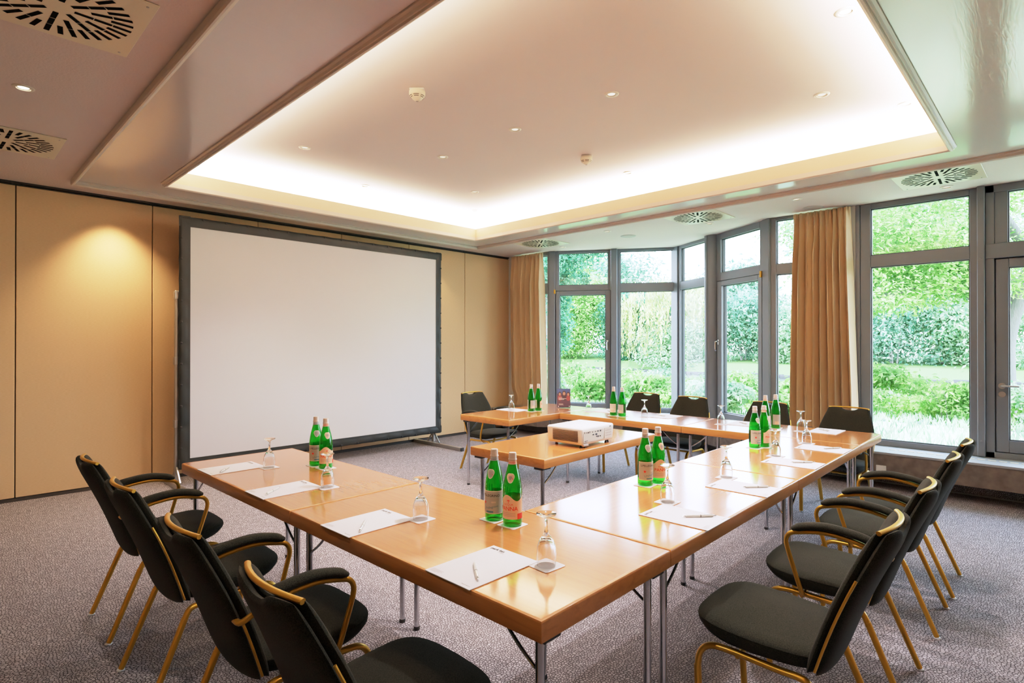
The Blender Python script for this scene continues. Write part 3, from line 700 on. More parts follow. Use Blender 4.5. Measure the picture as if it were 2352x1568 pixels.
# note pads with letterhead
def make_pad():
    o=MB().box((-.105,-.1495,0),(.105,.1495,.003),.0006,1).build('notepad',M['paper'])
    P=lambda x,y:(x,y,.0034)
    mb=MB(); text(mb,'park inn',.019,lambda x,y:P(-.092+x,.122+y),0,.028,'LEFT'); text(mb,'by Radisson',.0055,lambda x,y:P(-.092+x+.044,.1125+y),0,0,'LEFT')
    mb.build('letterhead',M['ink'],o)
    mb=MB()
    for k in range(5):
        w_=[.050,.046,.052,.040,.030][k]; y=-.122-.0042*k; mb.add([P(-.095,y),P(-.095+w_,y),P(-.095+w_,y+.0011),P(-.095,y+.0011)],[(0,1,2,3)])
    mb.build('small_print',M['greyink'],o)
    mb=MB(); pts=[(.052+.0013*i,-.136+.0022*math.sin(i*1.9)*(1.3 if i in (0,1,9,22) else .8)) for i in range(30)]
    for a,b_ in zip(pts,pts[1:]): mb.add([P(*a),P(*b_),P(b_[0]+.0004,b_[1]+.0013),P(a[0]+.0004,a[1]+.0013)],[(0,1,2,3)])
    mb.build('signature_mark',M['ink'],o)
    return o
pd=make_pad()
ppos=[(1.190,3.394,-90),(1.196,2.717,-90),(1.208,1.981,-90),(1.226,1.331,-91),(2.152,1.122,0),(2.787,1.136,0),(3.570,1.162,0),(4.190,1.174,-1),(5.057,1.390,90),(5.020,2.045,90),(4.985,2.785,90),(4.970,3.445,90),(4.340,4.235,180)]
pens=[(1.139,3.357,51),(1.134,2.708,40),(1.160,1.942,50),(1.174,1.306,53),(2.183,1.070,138),(2.825,1.087,139),(3.605,1.118,134),(4.224,1.126,147),(5.078,1.415,52),(5.017,2.049,51),(4.995,2.845,64),(4.930,3.412,50),(4.36,4.30,20)]
def make_pen():
    o=empty('ballpoint_pen'); r_=.0052
    MB().tube([(-.058,0,r_),(-.052,0,r_),(.0,0,r_),(.050,0,r_),(.058,0,r_)],[.0038,r_,r_*1.05,r_*.95,.0040],14).build('barrel',M['white'],o,40)
    MB().tube([(.058,0,r_),(.066,0,r_),(.070,0,r_)],[.0036,.0018,.0007],12).build('tip',M['lens'],o,40)
    MB().tube([(-.058,0,r_),(-.070,0,r_),(-.071,0,r_)],[.0026,.0026,.0018],12).build('push_button',M['lens'],o,40)
    MB().box((-.056,-.0015,r_*2-.0004),(-.020,.0015,r_*2+.0010),.0004,1).build('clip',M['lens'],o)
    MB().tube([(-.006,0,r_),(-.0035,0,r_)],.0056,14).build('band',M['black'],o,40)
    return o
pn=make_pen()
for i,((x,y,a),s) in enumerate(zip(ppos,seats)):
    place(pd,i==0,(x,y,TT),R(a)+RT,'white letterhead notepad at the '+s,'notepad','white notepads on the tables')
for i,((x,y,a),s) in enumerate(zip(pens,seats)):
    place(pn,i==0,(x,y,TT+.0033),R(a if i<4 or i>7 else a),'white ballpoint pen on the notepad at the '+s,'pen','white pens on the notepads')

# projector
o=empty('projector',(0,0,TZ),R(0)); tag(o,'white data projector with side vents and rear connectors on the single table','projector')
# local frame: rear right corner near viewer; long side along x
PX,PY,PA=3.062,2.338,R(2)
o.location=(PX,PY,TZ); o.rotation_euler=(0,0,PA); pl,pw,z0,z1=.400,.305,.017,.134
mb=MB(); mb.box((0,0,z0),(pl,pw,z1),.014,4)
vs=[]
for (x,y,z) in mb.v:
    if z<z0+.03: k=(z0+.03-z)/.03; x=pl/2+(x-pl/2)*(1-.05*k); y=pw/2+(y-pw/2)*(1-.05*k)
    vs.append((x,y,z))
mb.v=vs; mb.build('housing',mat('projector_shell',(.80,.77,.72),.38),o,50)
mb=MB()
for k in range(9):
    z=z0+.022+k*.0088; mb.box((-.0008,.035,z),(.004,pw-.055,z+.0036))
mb.build('side_vent',M['black'],o)
mb=MB(); mb.box((.018,-.0012,z0+.020),(.262,.002,z0+.094),.0004,1); mb.box((.275,-.0010,z0+.020),(.368,.002,z0+.094),.0004,1); mb.build('rear_panel',mat('panel_grey',(.62,.58,.53),.5),o)
mb=MB()
for x,z,w_,h_ in [(.03,.086,.004,.012),(.052,.087,.008,.006),(.07,.085,.010,.009),(.09,.085,.004,.012),(.12,.086,.010,.005),(.155,.086,.010,.005),(.185,.084,.012,.009),(.215,.083,.014,.010),(.125,.066,.018,.007),(.16,.064,.020,.010),(.17,.05,.008,.008),(.185,.047,.014,.010),(.21,.048,.016,.007),(.03,.034,.02,.003),(.055,.034,.012,.003),(.03,.027,.025,.002),(.34,.104,.016,.005)]:
    mb.box((x,-.0028,z0+z-.006),(x+w_,.001,z0+z+h_-.006))
mb.build('connector_ports',M['black'],o)
mb=MB()
for i in range(3):
    for j in range(4): disc(mb,lambda p:Vector((p[0],-p[1],p[2])),.295+j*.02,z0+.04+i*.018,.004,0,.0022,10)
mb.build('button',M['greyink'],o,40)
mb=MB(); ly=pw
mb.tube([(.10,pw-.004,z0+.055),(.10,pw+.018,z0+.055)],.036,24); mb.build('lens',M['black'],o,40)
mb=MB()
for c_ in ((.115,pw-.055),(.165,pw-.06)):
    for i in range(10):
        a=R(10+i*16); b_=R(10+(i+1)*16)
        mb.add([(c_[0]+r_*math.cos(q),c_[1]+r_*.7*math.sin(q),z1+.0006) for r_,q in ((.018,a),(.018,b_),(.012,b_),(.012,a))],[(0,1,2,3)])
mb.build('zoom_dial',M['greyink'],o)
for x,y in [(.03,.03),(.06,.022),(pl-.07,.025),(pl-.04,.03),(.05,pw-.05),(pl-.05,pw-.05)]:
    MB().lathe([(0,0),(.010,0),(.011,.004),(.007,.010),(.007,z0+.012),(0,z0+.012)],14,(x,y,0)).build('foot',M['black'],o,40)
mb=MB(); mb.box((.02,-.004,z0-.006),(.075,.02,z0+.008),.003,1); mb.build('latch',M['greyink'],o)

# brochure stand
o=empty('brochure_stand',(4.865,3.965,TT),R(-60)); tag(o,'upright leaflet in a clear holder with three faces on a blue cover','leaflet')
o.rotation_euler=(0,0,R(-49)); tl=R(-10)
def bxf(x,y,d=0): return (x,-d*math.cos(tl)+y*math.sin(-tl)*1.0,.004+y*math.cos(tl))
def brect(mb,x0,x1,y0,y1,d,mi): mb.add([bxf(x0,y0,d),bxf(x1,y0,d),bxf(x1,y1,d),bxf(x0,y1,d)],[(0,1,2,3)],mi)
mb=MB(); brect(mb,-.074,.074,0,.21,0,0)
def ell(mb,cx,cy,rx,ry,d,mi,n=20): mb.add([bxf(cx+rx*math.cos(2*math.pi*i/n),cy+ry*math.sin(2*math.pi*i/n),d) for i in range(n)],[tuple(range(n))],mi)
brect(mb,-.072,.072,.155,.208,.0004,1); brect(mb,-.072,.072,.01,.155,.0003,2)
for cx,cy,s in ((-.042,.152,.85),(.005,.158,1.05),(.05,.150,.85)):
    ell(mb,cx,cy-.045,.026*s,.035*s,.0008,5 if cx!=.005 else 0); ell(mb,cx,cy+.004,.019*s,.024*s,.0012,0); ell(mb,cx,cy-.004,.013*s,.018*s,.0016,3)
text(mb,'Park Inn',.012,lambda x,y:bxf(x-.055,.108+y,.002),4,.01,'LEFT')
for y,w_ in ((.098,.085),(.088,.06),(.04,.05),(.034,.045),(.028,.055)): brect(mb,-.055,-.055+w_,y,y+.004,.002,4 if y>.08 else 6)
ell(mb,-.058,.014,.006,.006,.002,4); ell(mb,.062,.014,.006,.006,.002,4)
mb.build('leaflet',[mat('leaflet_dark',(.035,.025,.04),.4),mat('leaflet_blue',(.05,.09,.24),.4),mat('leaflet_plum',(.07,.045,.075),.4),mat('leaflet_skin',(.45,.25,.19),.5),mat('leaflet_white',(.75,.73,.75),.5),mat('leaflet_red',(.25,.06,.07),.5),M['greyink']],o)
mb=MB(); v=[bxf(-.076,0,.0035),bxf(.076,0,.0035),bxf(.076,.212,.0035),bxf(-.076,.212,.0035)]
mb.add([bxf(-.076,0,-.003),bxf(.076,0,-.003),bxf(.076,.213,-.003),bxf(-.076,.213,-.003)],[(0,1,2,3)]); mb.box((-.076,-.01,0),(.076,.07,.003)); mb.build('holder',M['acrylic'],o)

# ------------------------------------------------------------------ ceiling fittings
def make_down(hot):
    o=empty('downlight')
    MB().lathe([(.031,.004),(.034,-.006),(.041,-.0065),(.050,-.003),(.052,.0)],32).build('ring',M['ring'],o,50)
    MB().lathe([(.031,.0),(.030,.012),(.012,.030),(0,.031)],24).build('reflector',M['reflector'],o,50)
    MB().lathe([(0,-.001),(.020,-.001),(.0285,.001),(.0295,.004),(.022,.008),(0,.009)],24).build('bulb',M['bulbhot' if hot else 'bulb'],o,50)
    return o
dl,dh=make_down(False),make_down(True); ud={}
def down(x,y,z,hot,label):
    place(dh if hot else dl,hot not in ud,(x,y,z),0,label,'downlight','recessed ceiling downlights'); ud[hot]=1
HC=H-.0005
cz=3.1795
down(2.325,4.88,cz,0,'downlight in the coffer, leftmost, beside the glowing left edge')
down(3.350,4.195,cz,0,'downlight in the coffer left of the middle, third row from the screen wall')
down(3.335,3.232,cz,0,'downlight at the very middle of the coffer')
down(3.340,2.288,cz,0,'downlight in the coffer, right of the near smoke detector, largest in the middle')
down(4.385,1.230,cz,0,'downlight in the right part of the coffer, left one of two near its right end')
down(4.985,.838,cz,0,'downlight in the far right corner of the coffer')
down(3.377,.832,cz,1,'downlight with a tilted lamp at the top right near edge of the coffer')
down(3.356,5.58,cz,0,'downlight in the coffer by the glowing edge above the screen')
down(4.380,4.895,cz,0,'downlight in the coffer in front of its far corner')
down(4.995,3.220,cz,0,'downlight in the coffer by the glowing window side edge, right of the far smoke detector')
down(4.985,5.57,cz,0,'downlight in the glowing far corner of the coffer')
down(.353,4.245,HC,1,'lit downlight on the left low ceiling between two air vents')
down(1.222,6.470,HC,1,'lit downlight over the empty wall panel left of the screen')
down(3.230,6.480,HC,1,'downlight on the low ceiling above the middle of the screen')
down(5.244,6.480,HC,1,'downlight on the low ceiling right of the screen')
down(6.640,5.430,HC,0,'downlight on the low ceiling beside the vent near the corner curtain')
down(6.119,4.258,HC,0,'downlight on the low ceiling left of the far round speaker')
down(6.586,3.095,HC,0,'downlight beside the middle vent before the bay windows')
down(6.093,1.941,HC,0,'downlight left of the round speaker above the long curtain')
down(6.595,.793,HC,0,'downlight beside the vent above the large right window')
def make_vent():
    o=empty('ceiling_vent')
    MB().box((-.308,-.308,-.008),(.308,.308,0),.003,1).build('plate',M['vent'],o)
    mb=MB(); pat=[.055,.185,.115,.185]
    for k in range(32):
        a=2*math.pi*k/32+.05; r0=pat[k%4]; r1=.268; w_=.0105; c_,s_=math.cos(a),math.sin(a)
        def q(r,t): return (r*c_-t*s_,r*s_+t*c_,-.0088)
        cuts=[c for c in (.125,.195) if r0+.02<c<r1]; ed=[r0]+cuts+[r1]
        for i in range(len(ed)-1):
            a0=ed[i]+(.002 if i else 0); b0=ed[i+1]-(.002 if i<len(ed)-2 else 0)
            mb.add([q(a0,-w_),q(b0,-w_),q(b0,w_),q(a0,w_)],[(0,1,2,3)])
    mb.build('slot',M['slot'],o)  # flat dark quads: the shade inside the slots is put into colour
    mb=MB()
    for x in (-.27,.27):
        for y in (-.27,.27): mb.lathe([(0,-.0105),(.005,-.0105),(.006,-.0085),(.006,-.007)],10,(x,y,0))
    mb.build('screw',M['steel'],o)
    return o
vn=make_vent()
for i,(x,y,lab) in enumerate([(.372,3.10,'square swirl air vent at the upper left, nearest the viewer'),(.352,5.40,'square swirl air vent at the left above the wall panels'),(6.155,5.452,'square swirl air vent near the corner curtain'),(6.155,3.03,'square swirl air vent before the bay windows'),(6.135,.795,'square swirl air vent above the large right window')]):
    place(vn,i==0,(x,y,H),0,lab,'air vent','swirl air vents in the low ceiling')
for i,(x,y,lab) in enumerate([(6.59,4.245,'flat round ceiling speaker before the bay windows'),(6.605,1.942,'flat round ceiling speaker above the long curtain')]):
    if i==0: s0=MB().lathe([(0,-.010),(.085,-.009),(.100,-.005),(.104,0)],36).build('ceiling_speaker',M['speaker'],None,50); o=s0
    else: o=s0.copy(); C.objects.link(o)
    o.location=(x,y,H); tag(o,lab,'speaker','round ceiling speakers')
def make_smoke():
    o=empty('smoke_detector')
    MB().box((-.05,-.03,-.014),(.05,.03,0),.003,1).build('base_plate',M['white'],o)
    MB().lathe([(0,-.012),(.050,-.012),(.055,-.016),(.056,-.038),(.050,-.050),(.036,-.066),(.020,-.078),(.012,-.082),(0,-.083)],36).build('housing',mat('detector_shell',(.80,.74,.60),.4),o,50)
    mb=MB()
    for r0,z in ((.0505,-.051),(.0435,-.059)):
        for k in range(6):
            a0=R(k*60+8); n_=8
            vs=[]
            for i in range(n_+1):
                a=a0+R(44)*i/n_
                for dr,dz in ((.0008,.0018),(-.0012,-.0018)): vs.append(((r0+dr)*math.cos(a),(r0+dr)*math.sin(a),z+dz-.0006))
            mb.add(vs,[(2*i,2*i+1,2*i+3,2*i+2) for i in range(n_)])
    mb.build('air_slots',M['track'],o)
    MB().lathe([(.008,-.082),(.010,-.0845),(0,-.088)],14).build('indicator',M['greyink'],o,40)
    return o
sm=make_smoke()
place(sm,True,(2.335,3.205,3.18),R(-45),'white smoke detector in the left part of the coffer, nearer the viewer','smoke detector','smoke detectors in the coffer')
place(sm,False,(4.275,3.21,3.18),R(-45),'white smoke detector in the far part of the coffer, toward the windows','smoke detector','smoke detectors in the coffer')

# ------------------------------------------------------------------ outdoors
def leaf_cloud(rng,cl,n,size,flat=.5):
    """n diamond leaves spread in ellipsoid clumps"""
    cl=np.array(cl,float); wgt=cl[:,3]*cl[:,4]*cl[:,5]; wgt=wgt**.67; wgt/=wgt.sum()
    k=rng.choice(len(cl),n,p=wgt); d=rng.normal(size=(n,3)); d/=np.linalg.norm(d,axis=1)[:,None]
    r=rng.random(n)**.42*(1+.16*rng.normal(size=n)); p=cl[k,:3]+d*cl[k,3:6]*r[:,None]
    nr=d*.6+rng.normal(size=(n,3))*.6; nr[:,2]+=flat; nr/=np.linalg.norm(nr,axis=1)[:,None]
    t=np.cross(nr,rng.normal(size=(n,3))); t/=np.linalg.norm(t,axis=1)[:,None]; b_=np.cross(nr,t)
    s=size*(.6+.8*rng.random(n))[:,None]
    return p,t*s,b_*s*.42,nr*s*.12
def leaf_mesh(name,p,t,b_,c_,m,parent=None,loc=None):
    n=len(p); v=np.empty((n,4,3)); v[:,0]=p-t*.5; v[:,1]=p+b_*.5+c_; v[:,2]=p+t*.5; v[:,3]=p-b_*.5+c_
    me=bpy.data.meshes.new(name); me.vertices.add(4*n); me.loops.add(4*n); me.polygons.add(n)
    me.vertices.foreach_set('co',v.reshape(-1)); me.loops.foreach_set('vertex_index',np.arange(4*n,dtype=np.int32))
    me.polygons.foreach_set('loop_start',np.arange(0,4*n,4,dtype=np.int32)); me.update(calc_edges=True); me.materials.append(m)
    return link(name,me,parent,loc)
def gz(x):   # ground height
    if x<13: return -.10
    if x<20: return -.10-(x-13)/7*.85
    if x<36: return -1.3
    if x<39: return -1.3+(x-36)/3*1.0
    return -.3+(x-39)*.04
def blob_clumps(rng,n,w,h,z0,d=None):
    d=d or w; out=[]
    for _ in range(n):
        a=rng.random()*6.28; r=rng.random()**.5*.62; zz=z0+(h-z0)*(.2+.72*rng.random()); f=1-.45*abs((zz-z0)/(h-z0)-.45)
        s=(.28+.22*rng.random())
        out.append((math.cos(a)*r*w*f,math.sin(a)*r*d*f,zz,w*s,d*s,(h-z0)*s*.55))
    return out
def tree(name,lab,cat,grp,x,y,w,h,z0,nl,size,m,seed,bark='bark',tr=.16,clumps=14,multi=1,d=None):
    rng=np.random.default_rng(seed); z=gz(x); o=empty(name,(x,y,z)); tag(o,lab,cat,grp)
    leaf_mesh('foliage',*leaf_cloud(rng,blob_clumps(rng,clumps,w,h,z0,d),nl,size),M[m],o)
    mb=MB()
    for k in range(multi):
        a=rng.random()*6.28; sp=(.25*w if multi>1 else .04*w)
        e=(math.cos(a)*sp,math.sin(a)*sp,h*.8); mid=(e[0]*.45,e[1]*.45,h*.4); b0=(.12*math.cos(a)*(multi>1),.12*math.sin(a)*(multi>1),-.3)
        mb.tube(spline([b0,mid,e],6),[tr*(1-.8*i/12) for i in range(13)],9)
    mb.build('trunk',M[bark],o,60); return o
# ground, river, bank
mb=MB(); xs=[WX+.15,9,11,13,14.5,16,18,20,21,36,37,39,45,60,110]; ys=[-60,-30,-15,-6,-2,2,6,10,15,22,32,45,70]
mb.grid(len(xs),len(ys),lambda u,v:(xs[round(u*(len(xs)-1))],ys[round(v*(len(ys)-1))],gz(xs[round(u*(len(xs)-1))])))
struct(mb.build('ground',M['lawn'],None,60))
mb=MB(); mb.add([(17.5,-60,-.78),(38.5,-60,-.78),(38.5,70,-.78),(17.5,70,-.78)],[(0,1,2,3)]); tag(mb.build('river',M['water']),'calm river between the lawn and the far bank','river',None,'stuff')
rng=np.random.default_rng(5); mb=MB()
for i in range(150):
    y=-8+i*.30+rng.random()*.2; s=.2+.3*rng.random(); x=36.9+rng.random()*.5
    mb.box((x,y,-1.0),(x+.5,y+s*1.7,-.72+s*.5),.05,2)
tag(mb.build('bank_stones',M['stone'],None,60),'row of dark stones along the far river bank','stones',None,'stuff')
# grass on the lawn (uncountable)
n_=16000; rng=np.random.default_rng(9); p=np.empty((n_,3)); p[:,0]=7.6+rng.random(n_)*6.5; p[:,1]=-4+rng.random(n_)*20; p[:,2]=-.10+.06
t_=rng.normal(size=(n_,3))*.05; t_[:,2]=.16; b_=rng.normal(size=(n_,3))*.02; b_[:,2]=0
tag(leaf_mesh('lawn_grass',p,t_,b_,b_*0,M['leafE']),'sunlit grass of the lawn outside','grass',None,'stuff')
mb=MB(); mb.add([(36.9,-60,-1.1),(36.9,70,-1.1),(38.6,70,.05),(38.6,-60,.05),(46,-60,.45),(46,70,.45)],[(0,1,2,3),(3,2,5,4)]); struct(mb.build('far_riverbank',mat('ivy_undergrowth',(.12,.22,.07),.95,0,.1)))  # far bank ground cover in a plain dark ivy green
# low shrubs along the near bank
shr=[(12.0,5.4,1.1,.75),(11.8,7.0,1.2,.72),(12.2,8.7,1.2,.75),(11.9,10.4,1.2,.70),(12.2,12.0,1.2,.8),(12.0,3.9,1.0,.7),(14.6,.2,1.1,1.0),(14.4,1.7,1.25,.95),(14.9,3.2,1.3,1.15),(14.4,4.6,1.1,.75),(14.8,6.0,1.2,.90),(14.3,7.3,1.1,.80),(14.7,8.7,1.3,.95),(14.4,10.2,1.2,.85),(14.8,11.8,1.3,1.0),(14.5,13.4,1.3,.95),(14.8,-1.4,1.2,.9),(16.6,2.2,1.7,1.1),(16.6,7.2,1.8,1.15),(16.6,11.5,1.8,1.1)]
where=['in front of the narrow bay pane','in front of the bay apex','in front of the wide bay pane','in front of the left bay casement','in front of the corner curtain','in front of the right bay casement','by the door','before the large right window, right side','before the large right window, left side','behind the long curtain edge','before the right bay window','before the bay column','before the narrow bay pane','before the bay apex','before the wide bay pane','before the left bay window','outside the glass door','at the water, right window','at the water, bay column','at the water, left bay window']
for i,((x,y,w_,h_),wh) in enumerate(zip(shr,where)):
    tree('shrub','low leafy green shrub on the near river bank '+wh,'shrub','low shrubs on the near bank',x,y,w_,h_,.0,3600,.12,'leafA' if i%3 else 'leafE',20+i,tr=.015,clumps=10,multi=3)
# far bank bushes and trees
far=[('bush','rounded pale green bush on the far bank behind the door','bush',41.6,-2.6,3.6,4.4,14000,0.24,'leafE'),
 ('bush','pale ivy covered bush on the far bank behind the large right window','bush',41.6,2.6,3.9,4.1,18000,0.23,'leafE'),
 ('bush','blue green bush on the far bank at the right window left side','bush',41.6,7.6,3.9,5.4,17000,0.24,'leafB'),
 ('bush','pale green bush on the far bank behind the right bay casement','bush',41.6,12.2,3.9,4.8,17000,0.24,'leafE'),
 ('bush','dense blue green bush on the far bank behind the narrow bay pane','bush',41.6,16.9,3.9,5.0,17000,0.26,'leafB'),
 ('bush','low bright bush on the far bank under the willow','bush',39.4,21.2,3.6,3.0,14000,0.23,'leafE'),
 ('bush','dark rounded bush left of the willow on the far bank','bush',41.8,26.2,4.4,5.4,18000,0.27,'leafD'),
 ('bush','pale tall bush on the far bank behind the left bay casement','bush',40.4,32.0,4.8,6.8,20000,0.27,'leafA'),
 ('bush','bright bush on the far bank left of the corner curtain','bush',41,38.5,5.4,6.8,16000,0.30,'leafB')]
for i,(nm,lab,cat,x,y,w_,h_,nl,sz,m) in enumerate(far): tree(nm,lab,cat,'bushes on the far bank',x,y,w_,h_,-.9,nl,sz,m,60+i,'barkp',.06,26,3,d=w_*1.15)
tall=[('tall fresh green tree far behind the door','leafA',50,-4,6,13),('tall pale tree far behind the large right window','leafE',52,6,6.5,12),('tall blue green tree far behind the right bay casement','leafB',49,13.0,5.2,14.5),
 ('tall pale tree behind the narrow window left of the long curtain','leafB',47,9.3,4.5,15),('airy tree behind the narrow bay pane','leafB',54,21.5,5.2,8.3),('airy tree on the skyline left of the willow','leafB',52,33.5,5.5,11),('broad pale tree far behind the left bay casement','leafA',55,42,7,12),('low wooded clump far behind the willow','leafE',60,30,8,7.5)]
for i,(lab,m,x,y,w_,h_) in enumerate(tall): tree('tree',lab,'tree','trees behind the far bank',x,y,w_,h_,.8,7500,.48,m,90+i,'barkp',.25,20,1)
# willow
o=empty('willow_tree',(40.6,22.0,gz(40.6))); tag(o,'pale weeping willow with hanging strands on the far bank','tree')
rng=np.random.default_rng(3); P=[];Tt=[]
for s in range(420):
    a=rng.random()*6.28; r_=rng.random()**.5*4.4; top=6.6-.10*r_*r_+rng.normal()*.3; ln=1.2+rng.random()*3.6*(r_/4.4+.3); k=int(ln/.11)
    z=top-np.arange(k)*.11; q=np.stack([math.cos(a)*r_*(1+.03*np.arange(k)/k)+rng.normal(size=k)*.05,math.sin(a)*r_+rng.normal(size=k)*.05,z],1); P.append(q)
P=np.concatenate(P); P=P[P[:,2]>.5]; n_=len(P); t_=rng.normal(size=(n_,3))*.10; t_[:,2]-=.26; b_=rng.normal(size=(n_,3)); b_[:,2]=0; b_*=.075
leaf_mesh('foliage',P,t_,b_,b_*0,M['leafC'],o)
mb=MB(); mb.tube(spline([(0,0,-.3),(.15,-.1,1.6),(-.1,.1,3.2),(.1,0,6)],6),[.28-.011*i for i in range(19)],9)
for a in (0,1.3,2.6,4.0,5.2): mb.tube(spline([(0,0,3),(math.cos(a)*1.4,math.sin(a)*1.4,5),(math.cos(a)*3,math.sin(a)*3,5.6)],5),[.12-.01*i for i in range(11)],7)
mb.build('trunk',M['bark'],o,60)
# near tree with arching boughs right of the large window
o=empty('garden_tree',(17.8,1.0,gz(17.8))); tag(o,'broad garden tree with arching bough close outside the large right window','tree')
rng=np.random.default_rng(12); mb=MB()
mb.tube(spline([(0,0,-.3),(-.05,.02,1.2),(0,0,2.4),(-.1,-.25,3.3),(.1,-.5,4.6),(0,-.6,6.5)],6),[.26,.24,.22,.21,.20,.19,.19,.185,.18,.18,.18,.19,.2,.2,.19,.18,.17,.16,.15,.14,.13,.12,.11,.10,.09,.08,.07,.06,.05,.04,.035],11)
bough=[[(0,0,2.7),(-1.2,.8,3.35),(-2.6,1.6,3.3),(-4.0,2.4,2.75)],[(0,-.1,3.0),(-1.4,1.2,4.0),(-3.0,1.9,3.85),(-4.2,2.6,4.3)],[(0,-.3,3.4),(.4,2.0,5),(.5,4.2,5.2)],[(0,-.3,3.2),(-1.6,-1.2,4.2),(-3.2,-2.2,4.0)],[(0,-.4,4.2),(-1.5,.3,5.4),(-3.4,1.2,5.8)]]
for bg in bough:
    q=spline(bg,6); mb.tube(q,[.13*(1-.7*i/(len(q)-1)) for i in range(len(q))],8)
mb.build('trunk',M['bark'],o,60)
cl=[]
for bg in bough:
    q=spline(bg,5)
    for i,pt in enumerate(q[3:]): 
        for k in range(2): cl.append((pt.x+rng.normal()*.5,pt.y+rng.normal()*.5,pt.z+.25+rng.normal()*.28,.95+.3*rng.random(),.95+.3*rng.random(),.26+.1*rng.random()))
for k in range(14): cl.append((rng.normal()*2.4-1,rng.normal()*2.2+1.4,4.6+rng.random()*2.6,1.2,1.2,.4))
leaf_mesh('foliage',*leaf_cloud(rng,cl,46000,.105,1.1),M['leafA'],o)
# dark branch hanging in at the left of the bay
o=empty('overhanging_tree',(17.4,15.0,gz(17.4))); tag(o,'dark leafy tree hanging in at the left edge of the bay window','tree')
rng=np.random.default_rng(21); mb=MB(); mb.tube(spline([(0,0,-.3),(.1,.1,2),(0,0,4.5),(-.3,-.2,7)],6),[.22-.008*i for i in range(19)],9)
cl=[(a,b_,c+.6,d,e,f) for a,b_,c,d,e,f in [(0,-1.1,5.0,1.2,1.2,.75),(0,-2.3,5.2,1.1,1.0,.5),(0,-.2,4.6,1.2,1.0,.8),(0,-.75,3.9,.7,.65,.7),(0,-.55,3.1,.6,.55,.7),(0,-.7,2.3,.55,.5,.6),(0,-.55,1.5,.6,.55,.5),(0,-1.75,3.9,.32,.3,.45),(0,.9,3.4,1.3,1.0,2.2)]]
mb.build('trunk',M['bark'],o,60)
leaf_mesh('foliage',*leaf_cloud(rng,cl,13000,.15,.5),M['leafD'],o)
# pale bare multi-stem tree on the far bank seen through the right window
o=empty('pale_stemmed_tree',(42.2,4.6,gz(42.2))); tag(o,'pale bare stemmed tree behind the ivy bushes in the right window','tree')
mb=MB()
for dx,dy,tz in ((-.3,1.6,6),(.2,1.0,6.5),(.1,-.6,6.8),(-.2,-1.3,6.2),(.3,.2,7)): mb.tube(spline([(0,dy*.4,-.2),(dx*.4,dy*.7,tz*.45),(dx,dy,tz)],6),[.11-.006*i for i in range(13)],8)
mb.build('trunk',M['barkp'],o,60); rng=np.random.default_rng(31); leaf_mesh('foliage',*leaf_cloud(rng,[(0,0,7,2.2,2.6,1.6),(0,-1.2,5.8,1.2,1.2,.8),(.3,1.4,6,1.3,1.2,.9)],3500,.30),M['leafE'],o)
# ------------------------------------------------------------------ light
def area(name,loc,rot,sx,sy,power,col,portal=False,spread=180):
    d_=bpy.data.lights.new(name,'AREA'); d_.shape='RECTANGLE'; d_.size=sx; d_.size_y=sy; d_.energy=power; d_.color=col; d_.spread=R(spread)
    if portal: d_.cycles.is_portal=True
    o=bpy.data.objects.new(name,d_); C.objects.link(o); o.location=loc; o.rotation_euler=rot; return o
W1=(1,.80,.54)
cw=[((cx0-.13,(cy0+cy1)/2),.18,cy1-cy0+.2,1),((cx1+.13,(cy0+cy1)/2),.18,cy1-cy0+.2,1),(((cx0+cx1)/2,cy0-.13),cx1-cx0+.2,.18,1),(((cx0+cx1)/2,cy1+.13),cx1-cx0+.2,.18,1)]
COVE=44
for (x,y),sx,sy,k in cw: area('cove_lamp',(x,y,2.962),(R(180),0,0),sx,sy,COVE*max(sx,sy)*k,W1)
def spot(x,y,z,p,ang=70,blend=.6,col=(1,.74,.42),tilt=(0,0)):
    d_=bpy.data.lights.new('downlight_beam','SPOT'); d_.energy=p; d_.spot_size=R(ang); d_.spot_blend=blend; d_.color=col; d_.shadow_soft_size=.03
    o=bpy.data.objects.new('downlight_beam',d_); C.objects.link(o); o.location=(x,y,z); o.rotation_euler=(tilt[0],tilt[1],0)
spot(1.222,6.46,2.865,135,92,1.0,col=(1,.66,.36),tilt=(R(2),0)); spot(3.23,6.46,2.865,20,80); spot(5.244,6.46,2.865,16,80)
spot(.353,4.245,2.865,26,110); spot(.35,1.6,2.865,40,110,col=(1,.86,.72)); spot(2.33,1.55,3.165,150,100,.9,(1,.88,.82))  # last two: unseen beams added to brighten the near chairs and notepads
for x,y in ((2.325,4.88),(3.35,4.195),(3.335,3.232),(3.34,2.288),(4.385,1.23),(3.377,.832),(4.38,4.895)):
    spot(x,y,3.165,120 if x<4 else 70,100,.9,(1,.86,.80))
# sun and sky
sd=bpy.data.lights.new('sun','SUN'); sd.energy=6.5; sd.color=(1,.95,.86); sd.angle=R(1.5)
so=bpy.data.objects.new('sun',sd); C.objects.link(so); so.rotation_euler=Vector((-.55,-.35,.95)).to_track_quat('Z','Y').to_euler()
wd=bpy.data.worlds.new('sky'); scene.world=wd; wd.use_nodes=True; n=wd.node_tree.nodes; l=wd.node_tree.links; bg=n['Background']
tc=n.new('ShaderNodeTexCoord'); sp=n.new('ShaderNodeSeparateXYZ'); l.new(tc.outputs['Generated'],sp.inputs[0])
r=ramp(n,[(.0,(.82,.90,1.0)),(.35,(.70,.84,1.0)),(1,(.48,.68,1.0))]); l.new(sp.outputs['Z'],r.inputs[0]); l.new(r.outputs[0],bg.inputs['Color']); bg.inputs['Strength'].default_value=12.0
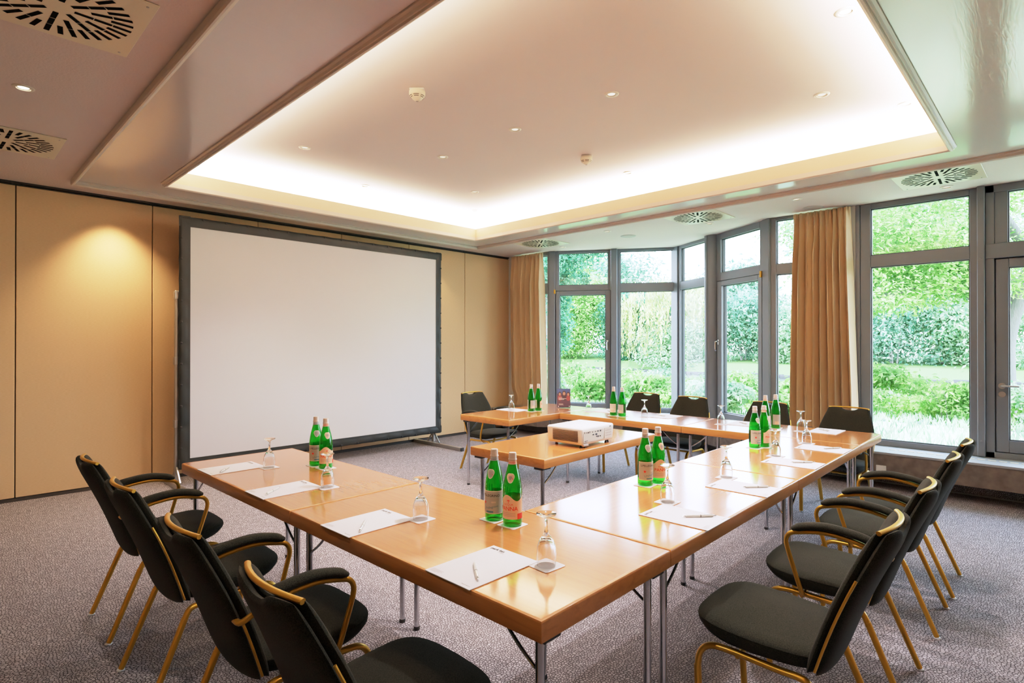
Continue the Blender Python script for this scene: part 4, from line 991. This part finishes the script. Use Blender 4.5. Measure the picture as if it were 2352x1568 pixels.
# sky portals in the window openings
def portal(P,Q,z0=.4,z1=2.85):
    mx,my=(P[0]+Q[0])/2,(P[1]+Q[1])/2; L=math.hypot(Q[0]-P[0],Q[1]-P[1]); dx,dy=(Q[0]-P[0])/L,(Q[1]-P[1])/L; nx,ny=dy,-dx
    if nx>0: nx,ny=-nx,-ny
    o=area('sky_portal',(mx-nx*.08,my-ny*.08,(z0+z1)/2),(0,0,0),L,z1-z0,1,(1,1,1),True)
    zax=Vector((-nx,-ny,0)); yax=Vector((0,0,1)); xax=yax.cross(zax); o.matrix_world=Matrix(((xax.x,yax.x,zax.x,o.location.x),(xax.y,yax.y,zax.y,o.location.y),(xax.z,yax.z,zax.z,o.location.z),(0,0,0,1)))
portal(A,B); portal(B,CC); portal((WX,1.5),(WX,-1.7)); portal((WX,2.45),(WX,1.75)); portal((WX,6.5),(WX,5.88))

# ------------------------------------------------------------------ camera and colour
cd=bpy.data.cameras.new('camera'); cam=bpy.data.objects.new('camera',cd); C.objects.link(cam)
cd.sensor_width=36; cd.lens=36*1300/2352; cd.clip_start=.05; cd.clip_end=400
cam.location=(0,0,1.42); cam.rotation_euler=(R(90)+math.atan(5/1300),0,R(44.4-90)); scene.camera=cam
scene.view_settings.view_transform='Standard'; scene.view_settings.look='None'; scene.view_settings.exposure=0; scene.view_settings.gamma=1
scene.view_settings.use_white_balance=True; scene.view_settings.white_balance_temperature=6250; scene.view_settings.white_balance_tint=13
# soft shoulder so the garden keeps its colour (camera response curve)
vs_=scene.view_settings; vs_.use_curve_mapping=True; cm=vs_.curve_mapping; cm.white_level=(6,6,6); cv=cm.curves[3]
TONE=[(.04,.052),(.1,.142),(.2,.29),(.35,.48),(.6,.685),(1,.825),(2,.93),(3.5,.985)]
for x_,y_ in TONE: cv.points.new(x_/6,y_)
for p_ in cv.points: p_.handle_type='AUTO_CLAMPED'
cm.update()
cy=scene.cycles; cy.max_bounces=8; cy.diffuse_bounces=4; cy.glossy_bounces=4; cy.transmission_bounces=9; cy.transparent_max_bounces=12
cy.caustics_reflective=False; cy.caustics_refractive=True; cy.sample_clamp_indirect=6; cy.use_denoising=True; cy.use_adaptive_sampling=True; cy.adaptive_threshold=.02
